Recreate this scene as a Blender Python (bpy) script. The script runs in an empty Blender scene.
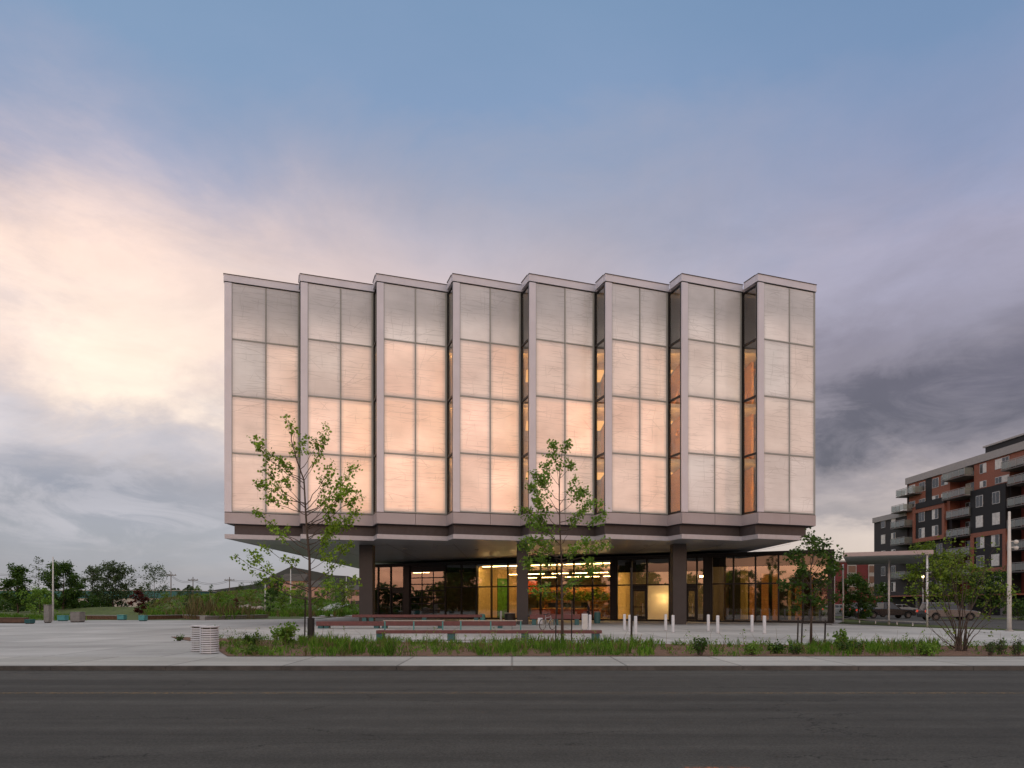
import bpy, bmesh, math, random
from mathutils import Vector, Matrix
import numpy as np
R = random.Random(11)
rad = math.radians
SC = bpy.context.scene
COL = SC.collection
F = 683.0; EYE = 1.65; HZ = 603.0
def X_(px, Y): return (px - 512) / F * Y
def Z_(py, Y): return (HZ - py) / F * Y + EYE
def YG(py): return F * EYE / (py - HZ)

# ------------------------------------------------------------------ nodes / materials
class NT:
    def __init__(s, tree): s.t = tree; s.N = tree.nodes; s.L = tree.links
    def _in(s, sock, v):
        if v is None: return
        if isinstance(v, (int, float)): sock.default_value = v
        elif isinstance(v, (tuple, list)):
            v = tuple(v)
            if len(v) == 3 and len(sock.default_value) == 4: v = v + (1,)
            sock.default_value = v
        else: s.L.new(v, sock)
    def n(s, typ, **kw):
        o = s.N.new(typ)
        for k, v in kw.items(): setattr(o, k, v)
        return o
    def m(s, op, a, b=None, c=None, clamp=False):
        o = s.n('ShaderNodeMath', operation=op); o.use_clamp = clamp
        for i, v in enumerate((a, b, c)): s._in(o.inputs[i], v) if v is not None else None
        return o.outputs[0]
    def mixc(s, f, a, b, blend='MIX'):
        o = s.n('ShaderNodeMix', data_type='RGBA', blend_type=blend)
        s._in(o.inputs[0], f); s._in(o.inputs[6], a); s._in(o.inputs[7], b)
        return o.outputs[2]
    def ramp(s, f, stops, interp='LINEAR'):
        o = s.n('ShaderNodeValToRGB'); o.color_ramp.interpolation = interp
        e = o.color_ramp.elements
        while len(e) < len(stops): e.new(0.5)
        for i, (p, c) in enumerate(stops):
            e[i].position = p
            e[i].color = (c, c, c, 1) if isinstance(c, (int, float)) else tuple(c) + (1,)
        s._in(o.inputs[0], f); return o.outputs[0]
    def noise(s, vec, scale, detail=4, rough=0.5, dist=0.0, out=0):
        o = s.n('ShaderNodeTexNoise'); s._in(o.inputs['Vector'], vec)
        o.inputs['Scale'].default_value = scale; o.inputs['Detail'].default_value = detail
        o.inputs['Roughness'].default_value = rough; o.inputs['Distortion'].default_value = dist
        return o.outputs[out]
    def maprange(s, v, a, b, c=0.0, d=1.0, smooth=True):
        o = s.n('ShaderNodeMapRange', interpolation_type='SMOOTHSTEP' if smooth else 'LINEAR')
        for i, x in enumerate((v, a, b, c, d)): s._in(o.inputs[i], x)
        return o.outputs[0]
    def mapping(s, vec, scale=(1,1,1), rot=(0,0,0), loc=(0,0,0)):
        o = s.n('ShaderNodeMapping'); s.L.new(vec, o.inputs[0])
        o.inputs['Scale'].default_value = scale; o.inputs['Rotation'].default_value = rot
        o.inputs['Location'].default_value = loc
        return o.outputs[0]
    def bump(s, h, strength=0.3, dist=0.02):
        o = s.n('ShaderNodeBump'); o.inputs['Strength'].default_value = strength
        o.inputs['Distance'].default_value = dist; s.L.new(h, o.inputs['Height']); return o.outputs[0]

def lin(r, g, b):
    f = lambda c: (c/255/12.92) if c/255 <= .04045 else ((c/255+.055)/1.055)**2.4
    return (f(r), f(g), f(b))

MATS = {}
def newmat(name):
    m = bpy.data.materials.new(name); m.use_nodes = True
    m.node_tree.nodes.clear(); t = NT(m.node_tree)
    out = t.n('ShaderNodeOutputMaterial'); MATS[name] = m
    return m, t, out
def pbr(name, col, rough=0.6, metal=0.0, var=0.18, scale=3.0, bump=0.0, bscale=40.0, spec=0.5, emit=None, estr=0.0, stretch=(1,1,1), coat=0.0):
    m, t, out = newmat(name)
    tc = t.n('ShaderNodeTexCoord'); v = t.mapping(tc.outputs['Object'], stretch)
    n1 = t.noise(v, scale, 6, 0.6)
    f = t.maprange(n1, 0.3, 0.7, 1 - var, 1 + var, False)
    c = t.mixc(1.0, col, (1,1,1), 'MULTIPLY')
    o = t.n('ShaderNodeVectorMath', operation='SCALE'); t.L.new(c, o.inputs[0]); t.L.new(f, o.inputs['Scale'])
    b = t.n('ShaderNodeBsdfPrincipled')
    t.L.new(o.outputs[0], b.inputs['Base Color'])
    rr = t.maprange(n1, 0.2, 0.8, max(0.02, rough - .08), min(1, rough + .08), False)
    t.L.new(rr, b.inputs['Roughness'])
    b.inputs['Metallic'].default_value = metal; b.inputs['Specular IOR Level'].default_value = spec
    b.inputs['Coat Weight'].default_value = coat
    if bump > 0: t.L.new(t.bump(t.noise(v, bscale, 4), bump, 0.02), b.inputs['Normal'])
    if emit:
        b.inputs['Emission Color'].default_value = tuple(emit) + (1,); b.inputs['Emission Strength'].default_value = estr
    t.L.new(b.outputs[0], out.inputs[0]); return m

def leafmat(name, c1, c2, c3, trans=0.35):
    m, t, out = newmat(name)
    g = t.n('ShaderNodeNewGeometry'); tc = t.n('ShaderNodeTexCoord')
    r = t.ramp(g.outputs['Random Per Island'], [(0, c1), (.55, c2), (1, c3)])
    n1 = t.noise(tc.outputs['Object'], 1.1, 3, .6)
    f = t.maprange(n1, .3, .7, .55, 1.3, False)
    o = t.n('ShaderNodeVectorMath', operation='SCALE'); t.L.new(r, o.inputs[0]); t.L.new(f, o.inputs['Scale'])
    d = t.n('ShaderNodeBsdfPrincipled'); d.inputs['Roughness'].default_value = .55; d.inputs['Specular IOR Level'].default_value = .3
    t.L.new(o.outputs[0], d.inputs['Base Color'])
    tr = t.n('ShaderNodeBsdfTranslucent'); t.L.new(t.mixc(.4, o.outputs[0], (c3[0]*1.3, c3[1]*1.3, c3[2]*.8)), tr.inputs[0])
    mx = t.n('ShaderNodeMixShader'); mx.inputs[0].default_value = trans
    t.L.new(d.outputs[0], mx.inputs[1]); t.L.new(tr.outputs[0], mx.inputs[2]); t.L.new(mx.outputs[0], out.inputs[0])
    return m

def glassmat(name, tint, refl0, rough=0.02, bend=0.004, body=None, bodyf=0.0):
    m, t, out = newmat(name)
    tc = t.n('ShaderNodeTexCoord')
    lw = t.n('ShaderNodeLayerWeight'); lw.inputs[0].default_value = .5; gg = t.n('ShaderNodeNewGeometry')
    fac = t.m('MULTIPLY', t.m('ADD', t.m('MULTIPLY', t.m('POWER', lw.outputs['Facing'], 4.0), 1 - refl0), refl0, clamp=True), t.m('SUBTRACT', 1.0, gg.outputs['Backfacing']))
    gl = t.n('ShaderNodeBsdfGlossy'); gl.inputs['Roughness'].default_value = rough; gl.inputs[0].default_value = (.95,.95,.95,1)
    bp = t.bump(t.noise(tc.outputs['Object'], .55, 2), .6, bend)
    t.L.new(bp, gl.inputs['Normal'])
    tr = t.n('ShaderNodeBsdfTransparent'); tr.inputs[0].default_value = tuple(tint) + (1,)
    base = tr.outputs[0]
    if body:
        df = t.n('ShaderNodeBsdfDiffuse'); df.inputs[0].default_value = tuple(body) + (1,)
        tl = t.n('ShaderNodeBsdfTranslucent'); tl.inputs[0].default_value = tuple(body) + (1,)
        m2 = t.n('ShaderNodeMixShader'); m2.inputs[0].default_value = .6
        t.L.new(df.outputs[0], m2.inputs[1]); t.L.new(tl.outputs[0], m2.inputs[2])
        m1 = t.n('ShaderNodeMixShader'); m1.inputs[0].default_value = bodyf
        t.L.new(base, m1.inputs[1]); t.L.new(m2.outputs[0], m1.inputs[2]); base = m1.outputs[0]
    mx = t.n('ShaderNodeMixShader'); t.L.new(fac, mx.inputs[0]); t.L.new(base, mx.inputs[1]); t.L.new(gl.outputs[0], mx.inputs[2])
    t.L.new(mx.outputs[0], out.inputs[0]); return m

def emitmat(name, col, s, var=0.0):
    m, t, out = newmat(name)
    e = t.n('ShaderNodeEmission'); e.inputs[0].default_value = tuple(col) + (1,); e.inputs[1].default_value = s
    if var:
        tc = t.n('ShaderNodeTexCoord')
        t.L.new(t.maprange(t.noise(tc.outputs['Object'], 2.0), .3, .7, s*(1-var), s*(1+var), False), e.inputs[1])
    t.L.new(e.outputs[0], out.inputs[0]); return m

# --- ground materials
def concrete(name, col, jx, jy, seed=0.0):
    m, t, out = newmat(name)
    tc = t.n('ShaderNodeTexCoord'); v = t.mapping(tc.outputs['Object'], loc=(seed, seed*.7, 0))
    sp = t.n('ShaderNodeSeparateXYZ'); t.L.new(tc.outputs['Object'], sp.inputs[0])
    def joint(c, p):
        a = t.m('ABSOLUTE', t.m('SUBTRACT', t.m('FRACT', t.m('DIVIDE', c, p)), .5))
        return t.maprange(a, .5 - .05/p, .5 - .012/p, 0, 1)
    j = t.m('MAXIMUM', joint(sp.outputs[0], jx), joint(sp.outputs[1], jy))
    big = t.noise(v, .14, 5, .6); st = t.noise(t.mapping(v, (.25, 1.4, 1)), .5, 5, .65); fine = t.noise(v, 9, 5, .7)
    slab = t.n('ShaderNodeTexWhiteNoise', noise_dimensions='2D')
    cb = t.n('ShaderNodeCombineXYZ'); t.L.new(t.m('FLOOR', t.m('DIVIDE', sp.outputs[0], jx)), cb.inputs[0]); t.L.new(t.m('FLOOR', t.m('DIVIDE', sp.outputs[1], jy)), cb.inputs[1])
    t.L.new(cb.outputs[0], slab.inputs[0])
    f = t.m('ADD', t.m('ADD', t.maprange(big, .3, .7, -.24, .18, False), t.maprange(st, .3, .7, -.18, .12, False)), t.maprange(fine, .3, .7, -.07, .07, False))
    f = t.m('ADD', f, t.m('MULTIPLY', t.m('SUBTRACT', slab.outputs[0], .5), .20))
    f = t.m('MULTIPLY', t.m('ADD', f, 1.0), t.m('SUBTRACT', 1.0, t.m('MULTIPLY', j, .45)))
    o = t.n('ShaderNodeVectorMath', operation='SCALE'); o.inputs[0].default_value = col; t.L.new(f, o.inputs['Scale'])
    b = t.n('ShaderNodeBsdfPrincipled'); t.L.new(o.outputs[0], b.inputs['Base Color']); b.inputs['Roughness'].default_value = .8
    b.inputs['Specular IOR Level'].default_value = .3
    t.L.new(t.bump(t.m('SUBTRACT', fine, j), .25, .01), b.inputs['Normal'])
    t.L.new(b.outputs[0], out.inputs[0]); return m
def asphalt(name, col):
    m, t, out = newmat(name)
    tc = t.n('ShaderNodeTexCoord'); v = tc.outputs['Object']
    sp = t.n('ShaderNodeSeparateXYZ'); t.L.new(v, sp.inputs[0])
    fine = t.noise(v, 32, 6, .85); mid = t.noise(v, 2.2, 5, .65); streak = t.noise(t.mapping(v, (.05, 1.3, 1)), 1.0, 5, .6)
    big = t.noise(t.mapping(v, (.4, 1, 1)), .16, 3)
    f = t.m('ADD', 1.0, t.maprange(fine, .38, .62, -.42, .42, False))
    f = t.m('MULTIPLY', f, t.maprange(streak, .32, .68, .66, 1.28, False))
    f = t.m('MULTIPLY', f, t.maprange(mid, .3, .7, .88, 1.12, False))
    f = t.m('MULTIPLY', f, t.maprange(big, .3, .7, .85, 1.15, False))
    vo = t.n('ShaderNodeTexVoronoi', feature='DISTANCE_TO_EDGE'); vo.inputs['Scale'].default_value = .15
    wv = t.n('ShaderNodeVectorMath', operation='ADD'); t.L.new(t.mapping(v, (1, 2.2, 1)), wv.inputs[0])
    sc = t.n('ShaderNodeVectorMath', operation='SCALE'); t.L.new(t.noise(v, .8, 5, .7, out=1), sc.inputs[0]); sc.inputs['Scale'].default_value = 2.5
    t.L.new(sc.outputs[0], wv.inputs[1]); t.L.new(wv.outputs[0], vo.inputs['Vector'])
    cr = t.m('MULTIPLY', t.maprange(vo.outputs[0], .0015, .005, .6, 0), t.maprange(t.noise(v, .3, 2), .46, .54, 0, 1))
    f = t.m('MULTIPLY', f, t.m('SUBTRACT', 1.0, cr))
    o = t.n('ShaderNodeVectorMath', operation='SCALE'); o.inputs[0].default_value = col; t.L.new(f, o.inputs['Scale'])
    b = t.n('ShaderNodeBsdfPrincipled'); t.L.new(o.outputs[0], b.inputs['Base Color']); b.inputs['Roughness'].default_value = .85
    b.inputs['Specular IOR Level'].default_value = .25
    t.L.new(t.bump(fine, .5, .012), b.inputs['Normal']); t.L.new(b.outputs[0], out.inputs[0]); return m
def wornpaint(name, col, keep):
    m, t, out = newmat(name)
    tc = t.n('ShaderNodeTexCoord'); v = tc.outputs['Object']
    k = t.m('MULTIPLY', t.maprange(t.noise(v, 14, 5, .8), .42, .6, 0, 1), t.maprange(t.noise(t.mapping(v, (.12, 1, 1)), 1.0, 3), .35, .65, keep*.35, keep))
    b = t.n('ShaderNodeBsdfPrincipled'); b.inputs['Roughness'].default_value = .8; b.inputs['Base Color'].default_value = tuple(col)+(1,)
    tr = t.n('ShaderNodeBsdfTransparent'); mx = t.n('ShaderNodeMixShader'); t.L.new(k, mx.inputs[0])
    t.L.new(tr.outputs[0], mx.inputs[1]); t.L.new(b.outputs[0], mx.inputs[2]); t.L.new(mx.outputs[0], out.inputs[0]); return m

# --- the translucent facade glass: satin reflection of the sky, etched scribble lines, room glow painted on as emission
def panelmat(name, glow, ecol=(1.0, .50, .25), alb=1.0):
    m, t, out = newmat(name)
    tc = t.n('ShaderNodeTexCoord'); v = tc.outputs['Object']
    sx = t.n('ShaderNodeSeparateXYZ'); t.L.new(v, sx.inputs[0])
    def fam(ang, per, wid, seed, thr):
        wob = t.m('MULTIPLY', t.m('SUBTRACT', t.noise(t.mapping(v, (.3, .3, .3), loc=(seed, 0, seed)), 1.0, 2), .5), per*.8)
        u = t.m('ADD', t.m('ADD', t.m('MULTIPLY', sx.outputs[2], math.cos(ang)), t.m('MULTIPLY', sx.outputs[0], math.sin(ang))), wob)
        a = t.m('ABSOLUTE', t.m('SUBTRACT', t.m('FRACT', t.m('DIVIDE', u, per)), .5))
        return t.m('MULTIPLY', t.maprange(a, 0, wid/per, 1, 0), t.maprange(t.noise(t.mapping(v, (.5, .5, .9), loc=(seed*3, 1, 2)), .9, 2), thr, thr+.05, 0, 1))
    l = t.m('MAXIMUM', fam(.04, .37, .028, 1.3, .42), fam(-.05, .53, .028, 31.0, .42))
    for k_, (a_, p_, w_, th_) in enumerate(((-.12, .61, .03, .5), (.22, .87, .035, .5), (-.42, 1.13, .035, .53), (.75, 1.7, .035, .53), (-.95, 1.9, .03, .53), (1.50, 1.07, .03, .52), (-1.45, 1.9, .03, .5))):
        l = t.m('MAXIMUM', l, fam(a_, p_, w_, 7.7*(k_+2), th_))
    dens = t.maprange(t.noise(v, .45, 2), .35, .62, .10, .9)
    l = t.m('MULTIPLY', l, dens)
    cloudy = t.noise(t.mapping(v, (.6, .6, 1)), .5, 4, .55)
    edge = t.noise(t.mapping(v, (.35, .35, .8)), .5, 3, .5)
    sh = t.m('MULTIPLY', t.maprange(cloudy, .3, .7, .86, 1.12, False), t.m('SUBTRACT', 1.0, t.m('MULTIPLY', l, .27)))
    o = t.n('ShaderNodeVectorMath', operation='SCALE'); oi = t.n('ShaderNodeObjectInfo'); rnd = t.maprange(oi.outputs['Random'], 0, 1, .88, 1.08, False)
    sh = t.m('MULTIPLY', sh, rnd)
    o.inputs[0].default_value = (.51*alb, .53*alb, .57*alb); t.L.new(sh, o.inputs['Scale'])
    b = t.n('ShaderNodeBsdfPrincipled'); t.L.new(o.outputs[0], b.inputs['Base Color'])
    b.inputs['Roughness'].default_value = .16; b.inputs['IOR'].default_value = 1.85
    b.inputs['Specular IOR Level'].default_value = .5
    hgt = t.m('ADD', t.m('MULTIPLY', t.noise(v, .9, 3), .9), t.m('MULTIPLY', l, -.04))
    t.L.new(t.bump(hgt, .22, .03), b.inputs['Normal'])
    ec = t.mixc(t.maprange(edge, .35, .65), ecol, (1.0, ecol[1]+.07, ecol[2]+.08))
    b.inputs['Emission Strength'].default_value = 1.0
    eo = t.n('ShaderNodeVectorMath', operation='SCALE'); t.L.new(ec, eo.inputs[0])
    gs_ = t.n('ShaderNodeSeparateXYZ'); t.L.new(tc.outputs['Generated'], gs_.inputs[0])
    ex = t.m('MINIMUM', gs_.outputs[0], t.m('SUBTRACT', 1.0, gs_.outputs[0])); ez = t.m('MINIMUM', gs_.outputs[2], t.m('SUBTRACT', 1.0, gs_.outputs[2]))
    fall = t.m('MULTIPLY', t.maprange(ex, -.02, .13, .35, 1), t.maprange(ez, -.01, .09, .35, 1))  # glow painted dimmer toward panel edges, where the framing would shade it
    if name.endswith('unlit'): fall = t.m('MULTIPLY', t.maprange(gs_.outputs[2], .05, .62, 3.2, .35), t.maprange(ex, -.02, .13, .4, 1))  # top row: light spill from the floor below painted in at the bottom
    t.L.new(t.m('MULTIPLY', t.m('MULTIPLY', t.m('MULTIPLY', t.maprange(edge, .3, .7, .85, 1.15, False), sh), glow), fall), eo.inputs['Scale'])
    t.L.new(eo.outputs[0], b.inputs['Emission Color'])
    t.L.new(b.outputs[0], out.inputs[0]); return m

M = {}
M['asphalt'] = asphalt('asphalt', (.057, .0545, .050))
M['asphalt2'] = asphalt('asphalt_side', (.075, .072, .07))
M['walk'] = concrete('sidewalk_concrete', (.39, .38, .36), 3.0, 6.4, 3)
M['plaza'] = concrete('plaza_concrete', (.42, .415, .41), 3.6, 3.6, 11)
M['kerb'] = pbr('kerb_stone', (.085, .08, .076), .85, var=.35, scale=2.5, bump=.5)
M['soil'] = pbr('mulch', (.15, .082, .052), .95, var=.6, scale=9, bump=1.0, bscale=30)
M['lawn'] = pbr('lawn', (.07, .098, .018), .9, var=.5, scale=1.2, bump=.8, bscale=9)
M['yellow'] = wornpaint('worn_yellow', (.42, .25, .08), .55)
M['orange_paint'] = wornpaint('worn_orange', (.55, .16, .05), .8)
M['clad'] = pbr('light_metal_cladding', (.60, .61, .69), .42, .25, var=.06, scale=.8)
M['clad_pink'] = pbr('fascia_metal', (.38, .36, .39), .45, .3, var=.08, scale=.6)
M['lip'] = pbr('lip_metal', (.42, .43, .48), .42, .3, var=.08)
M['dark_clad'] = pbr('dark_recess_metal', (.075, .068, .074), .5, .3, var=.15)
M['soffit'] = pbr('soffit_metal', (.34, .35, .37), .34, .4, var=.12, scale=.5, stretch=(1, .15, 1))
M['frame'] = pbr('dark_bronze_frame', (.009, .008, .009), .45, .4)
M['joint'] = pbr('grey_green_joint', (.31, .33, .325), .5, .0, var=.08)
M['pier'] = pbr('dark_pier_metal', (.010, .009, .010), .4, .4)
M['column'] = pbr('column_concrete_dark', (.042, .036, .037), .6, var=.2, scale=1.5, bump=.15)
M['p_top'] = panelmat('facade_glass_unlit', .07, (1, .72, .58), 1.0)  # top row before the unlit plenum, with a faint painted spill glow
for i_, (g_, c_) in enumerate(((.17, (1, .80, .68)), (.26, (1, .66, .48)), (.36, (1, .54, .34)), (.47, (1, .47, .25)), (.63, (1, .47, .23)))): M['p%d' % i_] = panelmat('facade_glass_%s' % ('faint', 'dim', 'lit', 'warm', 'bright')[i_], g_, c_)  # one glass in stepped copies, room light painted in as emission
M['clear'] = glassmat('clear_glass', (.92, .88, .84), .10, bend=.003)
M['shop'] = glassmat('reflective_ground_glass', (.88, .85, .80), .29, bend=.004)
M['shoplow'] = glassmat('ground_glass_lower', (.80, .76, .70), .15, bend=.004)  # same glass, darkened and less reflective to imitate a dimmer mirrored ground
M['soffit_refl'] = glassmat('soffit_refl_glass', (.2, .2, .2), .10, bend=.003, body=(.03, .035, .035), bodyf=.8)  # dark glass imitating the soffit's reflection at the pane heads
M['frost'] = glassmat('frosted_glass', (.3, .28, .25), .14, .12, body=(.75, .68, .55), bodyf=.85)
M['wood'] = pbr('warm_wood', (.55, .26, .08), .5, var=.25, scale=2, stretch=(1, 1, 6))
M['timber'] = pbr('weathered_timber', (.13, .075, .05), .7, var=.3, scale=3)
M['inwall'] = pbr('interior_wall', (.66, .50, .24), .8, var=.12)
M['infloor'] = pbr('interior_floor', (.25, .18, .11), .4, var=.15)
M['ceil'] = pbr('interior_ceiling', (.5, .42, .33), .8)
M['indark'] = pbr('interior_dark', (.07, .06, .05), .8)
M['green'] = pbr('green_wall', (.10, .30, .035), .8, var=.6, scale=2.2)
M['redwall'] = pbr('red_poster', (.55, .09, .03), .7)
M['lamp'] = emitmat('lamp_warm', (1, .66, .27), 42)
M['spot'] = emitmat('lamp_spot', (1, .70, .30), 420)
M['lamp2'] = emitmat('lamp_upper', (1, .50, .14), 1.1)
M['curtain_y'] = pbr('ochre_curtain', (.50, .40, .14), .8, var=.3, stretch=(8, 8, .2)); M['curtain_g'] = pbr('olive_curtain', (.22, .26, .10), .8, var=.3, stretch=(8, 8, .2))
M['fill_lamp'] = emitmat('fill_amber', (1, .58, .18), 50)  # for added fill strips hidden behind the facade panels
M['lamp_wing'] = emitmat('lamp_wing', (1, .72, .32), 7)
M['lamp_soft'] = emitmat('lamp_soft', (1, .68, .28), 24)
M['bulb'] = emitmat('street_bulb', (1, .8, .4), 7)
M['maroon'] = pbr('maroon_painted_steel', (.135, .045, .045), .55, var=.25, scale=4)
M['teal'] = pbr('teal_paint', (.025, .11, .12), .5, var=.15)
M['teal_light'] = pbr('turquoise_paint', (.08, .30, .31), .5, var=.15)
M['galv'] = pbr('galvanised_rail', (.38, .36, .35), .45, .5)
M['white'] = pbr('white_paint', (.60, .62, .66), .45, var=.1, scale=5)
M['cream'] = pbr('cream_post', (.58, .57, .55), .5, var=.1)
M['grey'] = pbr('grey_concrete_block', (.27, .26, .25), .8, var=.2, bump=.3)
M['black'] = pbr('black_plastic', (.012, .012, .013), .5)
M['rubber'] = pbr('rubber', (.01, .01, .01), .8)
M['bark'] = pbr('bark', (.075, .055, .045), .9, var=.4, scale=12, bump=.6, stretch=(1, 1, .3))
M['bark_light'] = pbr('bark_grey', (.13, .11, .09), .9, var=.4, scale=10, bump=.6)
M['stake'] = pbr('stake_dark', (.025, .02, .018), .8)
M['guard'] = pbr('trunk_guard', (.015, .013, .013), .7)
M['leafA'] = leafmat('maple_leaf', (.10, .20, .014), (.19, .34, .025), (.32, .46, .06))
M['leafB'] = leafmat('young_leaf', (.08, .18, .022), (.15, .29, .04), (.25, .40, .07))
M['leafC'] = leafmat('dark_leaf', (.024, .065, .010), (.048, .11, .016), (.085, .16, .024))
M['leafD'] = leafmat('lime_leaf', (.08, .15, .012), (.14, .23, .02), (.22, .31, .035))
M['leafE'] = leafmat('grey_leaf', (.04, .07, .028), (.065, .105, .04), (.10, .15, .06))
M['leafR'] = leafmat('red_leaf', (.06, .014, .014), (.10, .022, .02), (.14, .04, .03))
M['grassA'] = leafmat('bed_grass_blade', (.055, .15, .012), (.11, .26, .022), (.20, .33, .045), .25)
M['grassB'] = leafmat('dry_grass_blade', (.14, .14, .05), (.20, .17, .08), (.26, .20, .10), .2)
M['hill'] = pbr('distant_hill', (.05, .06, .062), 1.0, var=.25, scale=.02)
M['woods'] = leafmat('distant_woods_leaf', (.03, .05, .025), (.045, .065, .03), (.06, .08, .04))
M['brick'] = pbr('orange_brick', (.31, .12, .08), .8, var=.25, scale=6, bump=.2)
M['brick_dark'] = pbr('red_brick_recess', (.17, .035, .025), .8, var=.2)
M['red_brick'] = pbr('crimson_cladding', (.17, .028, .032), .7, var=.15)
M['char'] = pbr('charcoal_cladding', (.010, .010, .013), .7, var=.25, scale=3)
M['char2'] = pbr('slate_cladding', (.028, .026, .029), .7, var=.2, scale=3)
M['roofgrey'] = pbr('grey_roof_fascia', (.36, .35, .35), .6, var=.1)
M['slab'] = pbr('balcony_slab', (.14, .13, .13), .7)
M['railglass'] = glassmat('balcony_rail_glass', (.85, .88, .85), .10, .1, body=(.50, .53, .48), bodyf=.42)
M['winpane'] = pbr('window_pane', (.03, .032, .036), .12, 0, var=.3, scale=.4, spec=.9)
M['curtain'] = pbr('pale_curtain', (.72, .71, .68), .8, var=.2)
M['winframe'] = pbr('window_frame_white', (.60, .60, .60), .6)
M['tealbld'] = pbr('teal_siding', (.03, .13, .14), .7, var=.15, scale=.2)
M['whitebld'] = pbr('white_siding', (.42, .41, .40), .7, var=.1)
M['pinkwall'] = pbr('pink_wall', (.45, .27, .22), .8)
M['canopy'] = pbr('canopy_fascia', (.38, .32, .325), .5, .1, var=.1)
M['canopy_under'] = pbr('canopy_underside', (.46, .49, .52), .5, .1)
M['rock'] = pbr('rock', (.36, .29, .26), .9, var=.3, scale=2, bump=.6)
M['car_silver'] = pbr('car_silver', (.15, .155, .165), .28, .5, var=.03, coat=.6)
M['car_dark'] = pbr('car_dark', (.012, .014, .018), .25, .3, var=.05, coat=.6)
M['car_white'] = pbr('car_white', (.34, .35, .36), .3, .0, var=.03, coat=.6)
M['carglass'] = pbr('car_glass', (.015, .017, .02), .06, 0, spec=.9)
M['tail'] = pbr('tail_light', (.5, .03, .02), .3, emit=(1, .1, .05), estr=.5)
M['head'] = pbr('head_light', (.6, .6, .58), .15)
M['skin'] = pbr('skin', (.42, .24, .17), .6)
M['cloth_dark'] = pbr('dark_cloth', (.02, .02, .026), .9)
M['cloth_red'] = pbr('brown_cloth', (.12, .05, .03), .9)
M['hair_blond'] = pbr('blond_hair', (.35, .22, .10), .7)
M['hair_dark'] = pbr('dark_hair', (.03, .02, .015), .7)
M['screen'] = pbr('screen_black', (.008, .008, .009), .3)
M['book1'] = pbr('books_warm', (.38, .20, .08), .8, var=.9, scale=9, stretch=(4, 4, .3))
M['rim'] = pbr('alloy_rim', (.10, .10, .105), .35, .6)
M['tyre'] = M['rubber']

# ------------------------------------------------------------------ mesh helpers
class MB:
    def __init__(s): s.v = []; s.f = []
    def add(s, vs, fs):
        o = len(s.v); s.v += [tuple(p) for p in vs]; s.f += [tuple(i + o for i in f) for f in fs]; return s
    def box(s, x0, x1, y0, y1, z0, z1):
        vs = [(x0,y0,z0),(x1,y0,z0),(x1,y1,z0),(x0,y1,z0),(x0,y0,z1),(x1,y0,z1),(x1,y1,z1),(x0,y1,z1)]
        return s.add(vs, [(0,3,2,1),(4,5,6,7),(0,1,5,4),(1,2,6,5),(2,3,7,6),(3,0,4,7)])
    def prism(s, poly, z0, z1):
        a = sum(poly[i][0]*poly[(i+1)%len(poly)][1] - poly[(i+1)%len(poly)][0]*poly[i][1] for i in range(len(poly)))
        if a < 0: poly = poly[::-1]
        n = len(poly)
        vs = [(p[0], p[1], z0) for p in poly] + [(p[0], p[1], z1) for p in poly]
        return s.add(vs, [tuple(range(n))[::-1], tuple(range(n, 2*n))] + [(i, (i+1) % n, n + (i+1) % n, n + i) for i in range(n)])
    def wallseg(s, p, q, s0, s1, z0, z1, d0, d1):
        """box along p->q between distances s0,s1; d = offset to the RIGHT of p->q (outward)"""
        e = Vector((q[0]-p[0], q[1]-p[1])).normalized(); n = Vector((e.y, -e.x)); P = Vector(p[:2])
        c = [P + e*s0 + n*d0, P + e*s1 + n*d0, P + e*s1 + n*d1, P + e*s0 + n*d1]
        return s.prism([tuple(k) for k in c], z0, z1)
    def tube(s, pts, rs, n=8, cap=True):
        pts = [Vector(p) for p in pts]
        if isinstance(rs, (int, float)): rs = [rs]*len(pts)
        o = len(s.v); m = len(pts)
        t0 = (pts[1]-pts[0]).normalized()
        up = Vector((0,0,1)) if abs(t0.z) < .9 else Vector((1,0,0))
        a = t0.cross(up).normalized()
        for i, p in enumerate(pts):
            t = (pts[min(i+1, m-1)] - pts[max(i-1, 0)]).normalized()
            a = (a - t*a.dot(t)).normalized(); b = t.cross(a)
            for k in range(n):
                g = 2*math.pi*k/n
                s.v.append(tuple(p + (a*math.cos(g) + b*math.sin(g))*rs[i]))
        for i in range(m-1):
            for k in range(n):
                s.f.append((o+i*n+k, o+i*n+(k+1)%n, o+(i+1)*n+(k+1)%n, o+(i+1)*n+k))
        if cap: s.f.append(tuple(o+k for k in range(n))[::-1]); s.f.append(tuple(o+(m-1)*n+k for k in range(n)))
        return s
    def lathe(s, prof, c=(0,0,0), n=20):
        o = len(s.v); m = len(prof)
        for r, z in prof:
            for k in range(n):
                g = 2*math.pi*k/n; s.v.append((c[0]+r*math.cos(g), c[1]+r*math.sin(g), c[2]+z))
        for i in range(m-1):
            for k in range(n):
                s.f.append((o+i*n+k, o+i*n+(k+1)%n, o+(i+1)*n+(k+1)%n, o+(i+1)*n+k))
        return s
    def build(s, name, m, parent=None, bevel=0, smooth=False):
        me = bpy.data.meshes.new(name); me.from_pydata(s.v, [], s.f); me.validate(); me.update()
        me.materials.append(m)
        if smooth: me.polygons.foreach_set('use_smooth', [True]*len(me.polygons))
        o = bpy.data.objects.new(name, me); COL.objects.link(o)
        if parent: attach(o, parent)
        if bevel:
            b = o.modifiers.new('bevel', 'BEVEL'); b.width = bevel; b.segments = 2; b.limit_method = 'ANGLE'
        return o
ORIG = {}
def attach(o, parent):
    o.parent = parent
    if parent.name in ORIG: o.matrix_parent_inverse = ORIG[parent.name].inverted(); ORIG[o.name] = ORIG[parent.name]*1 if False else Matrix.Identity(4)
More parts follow.
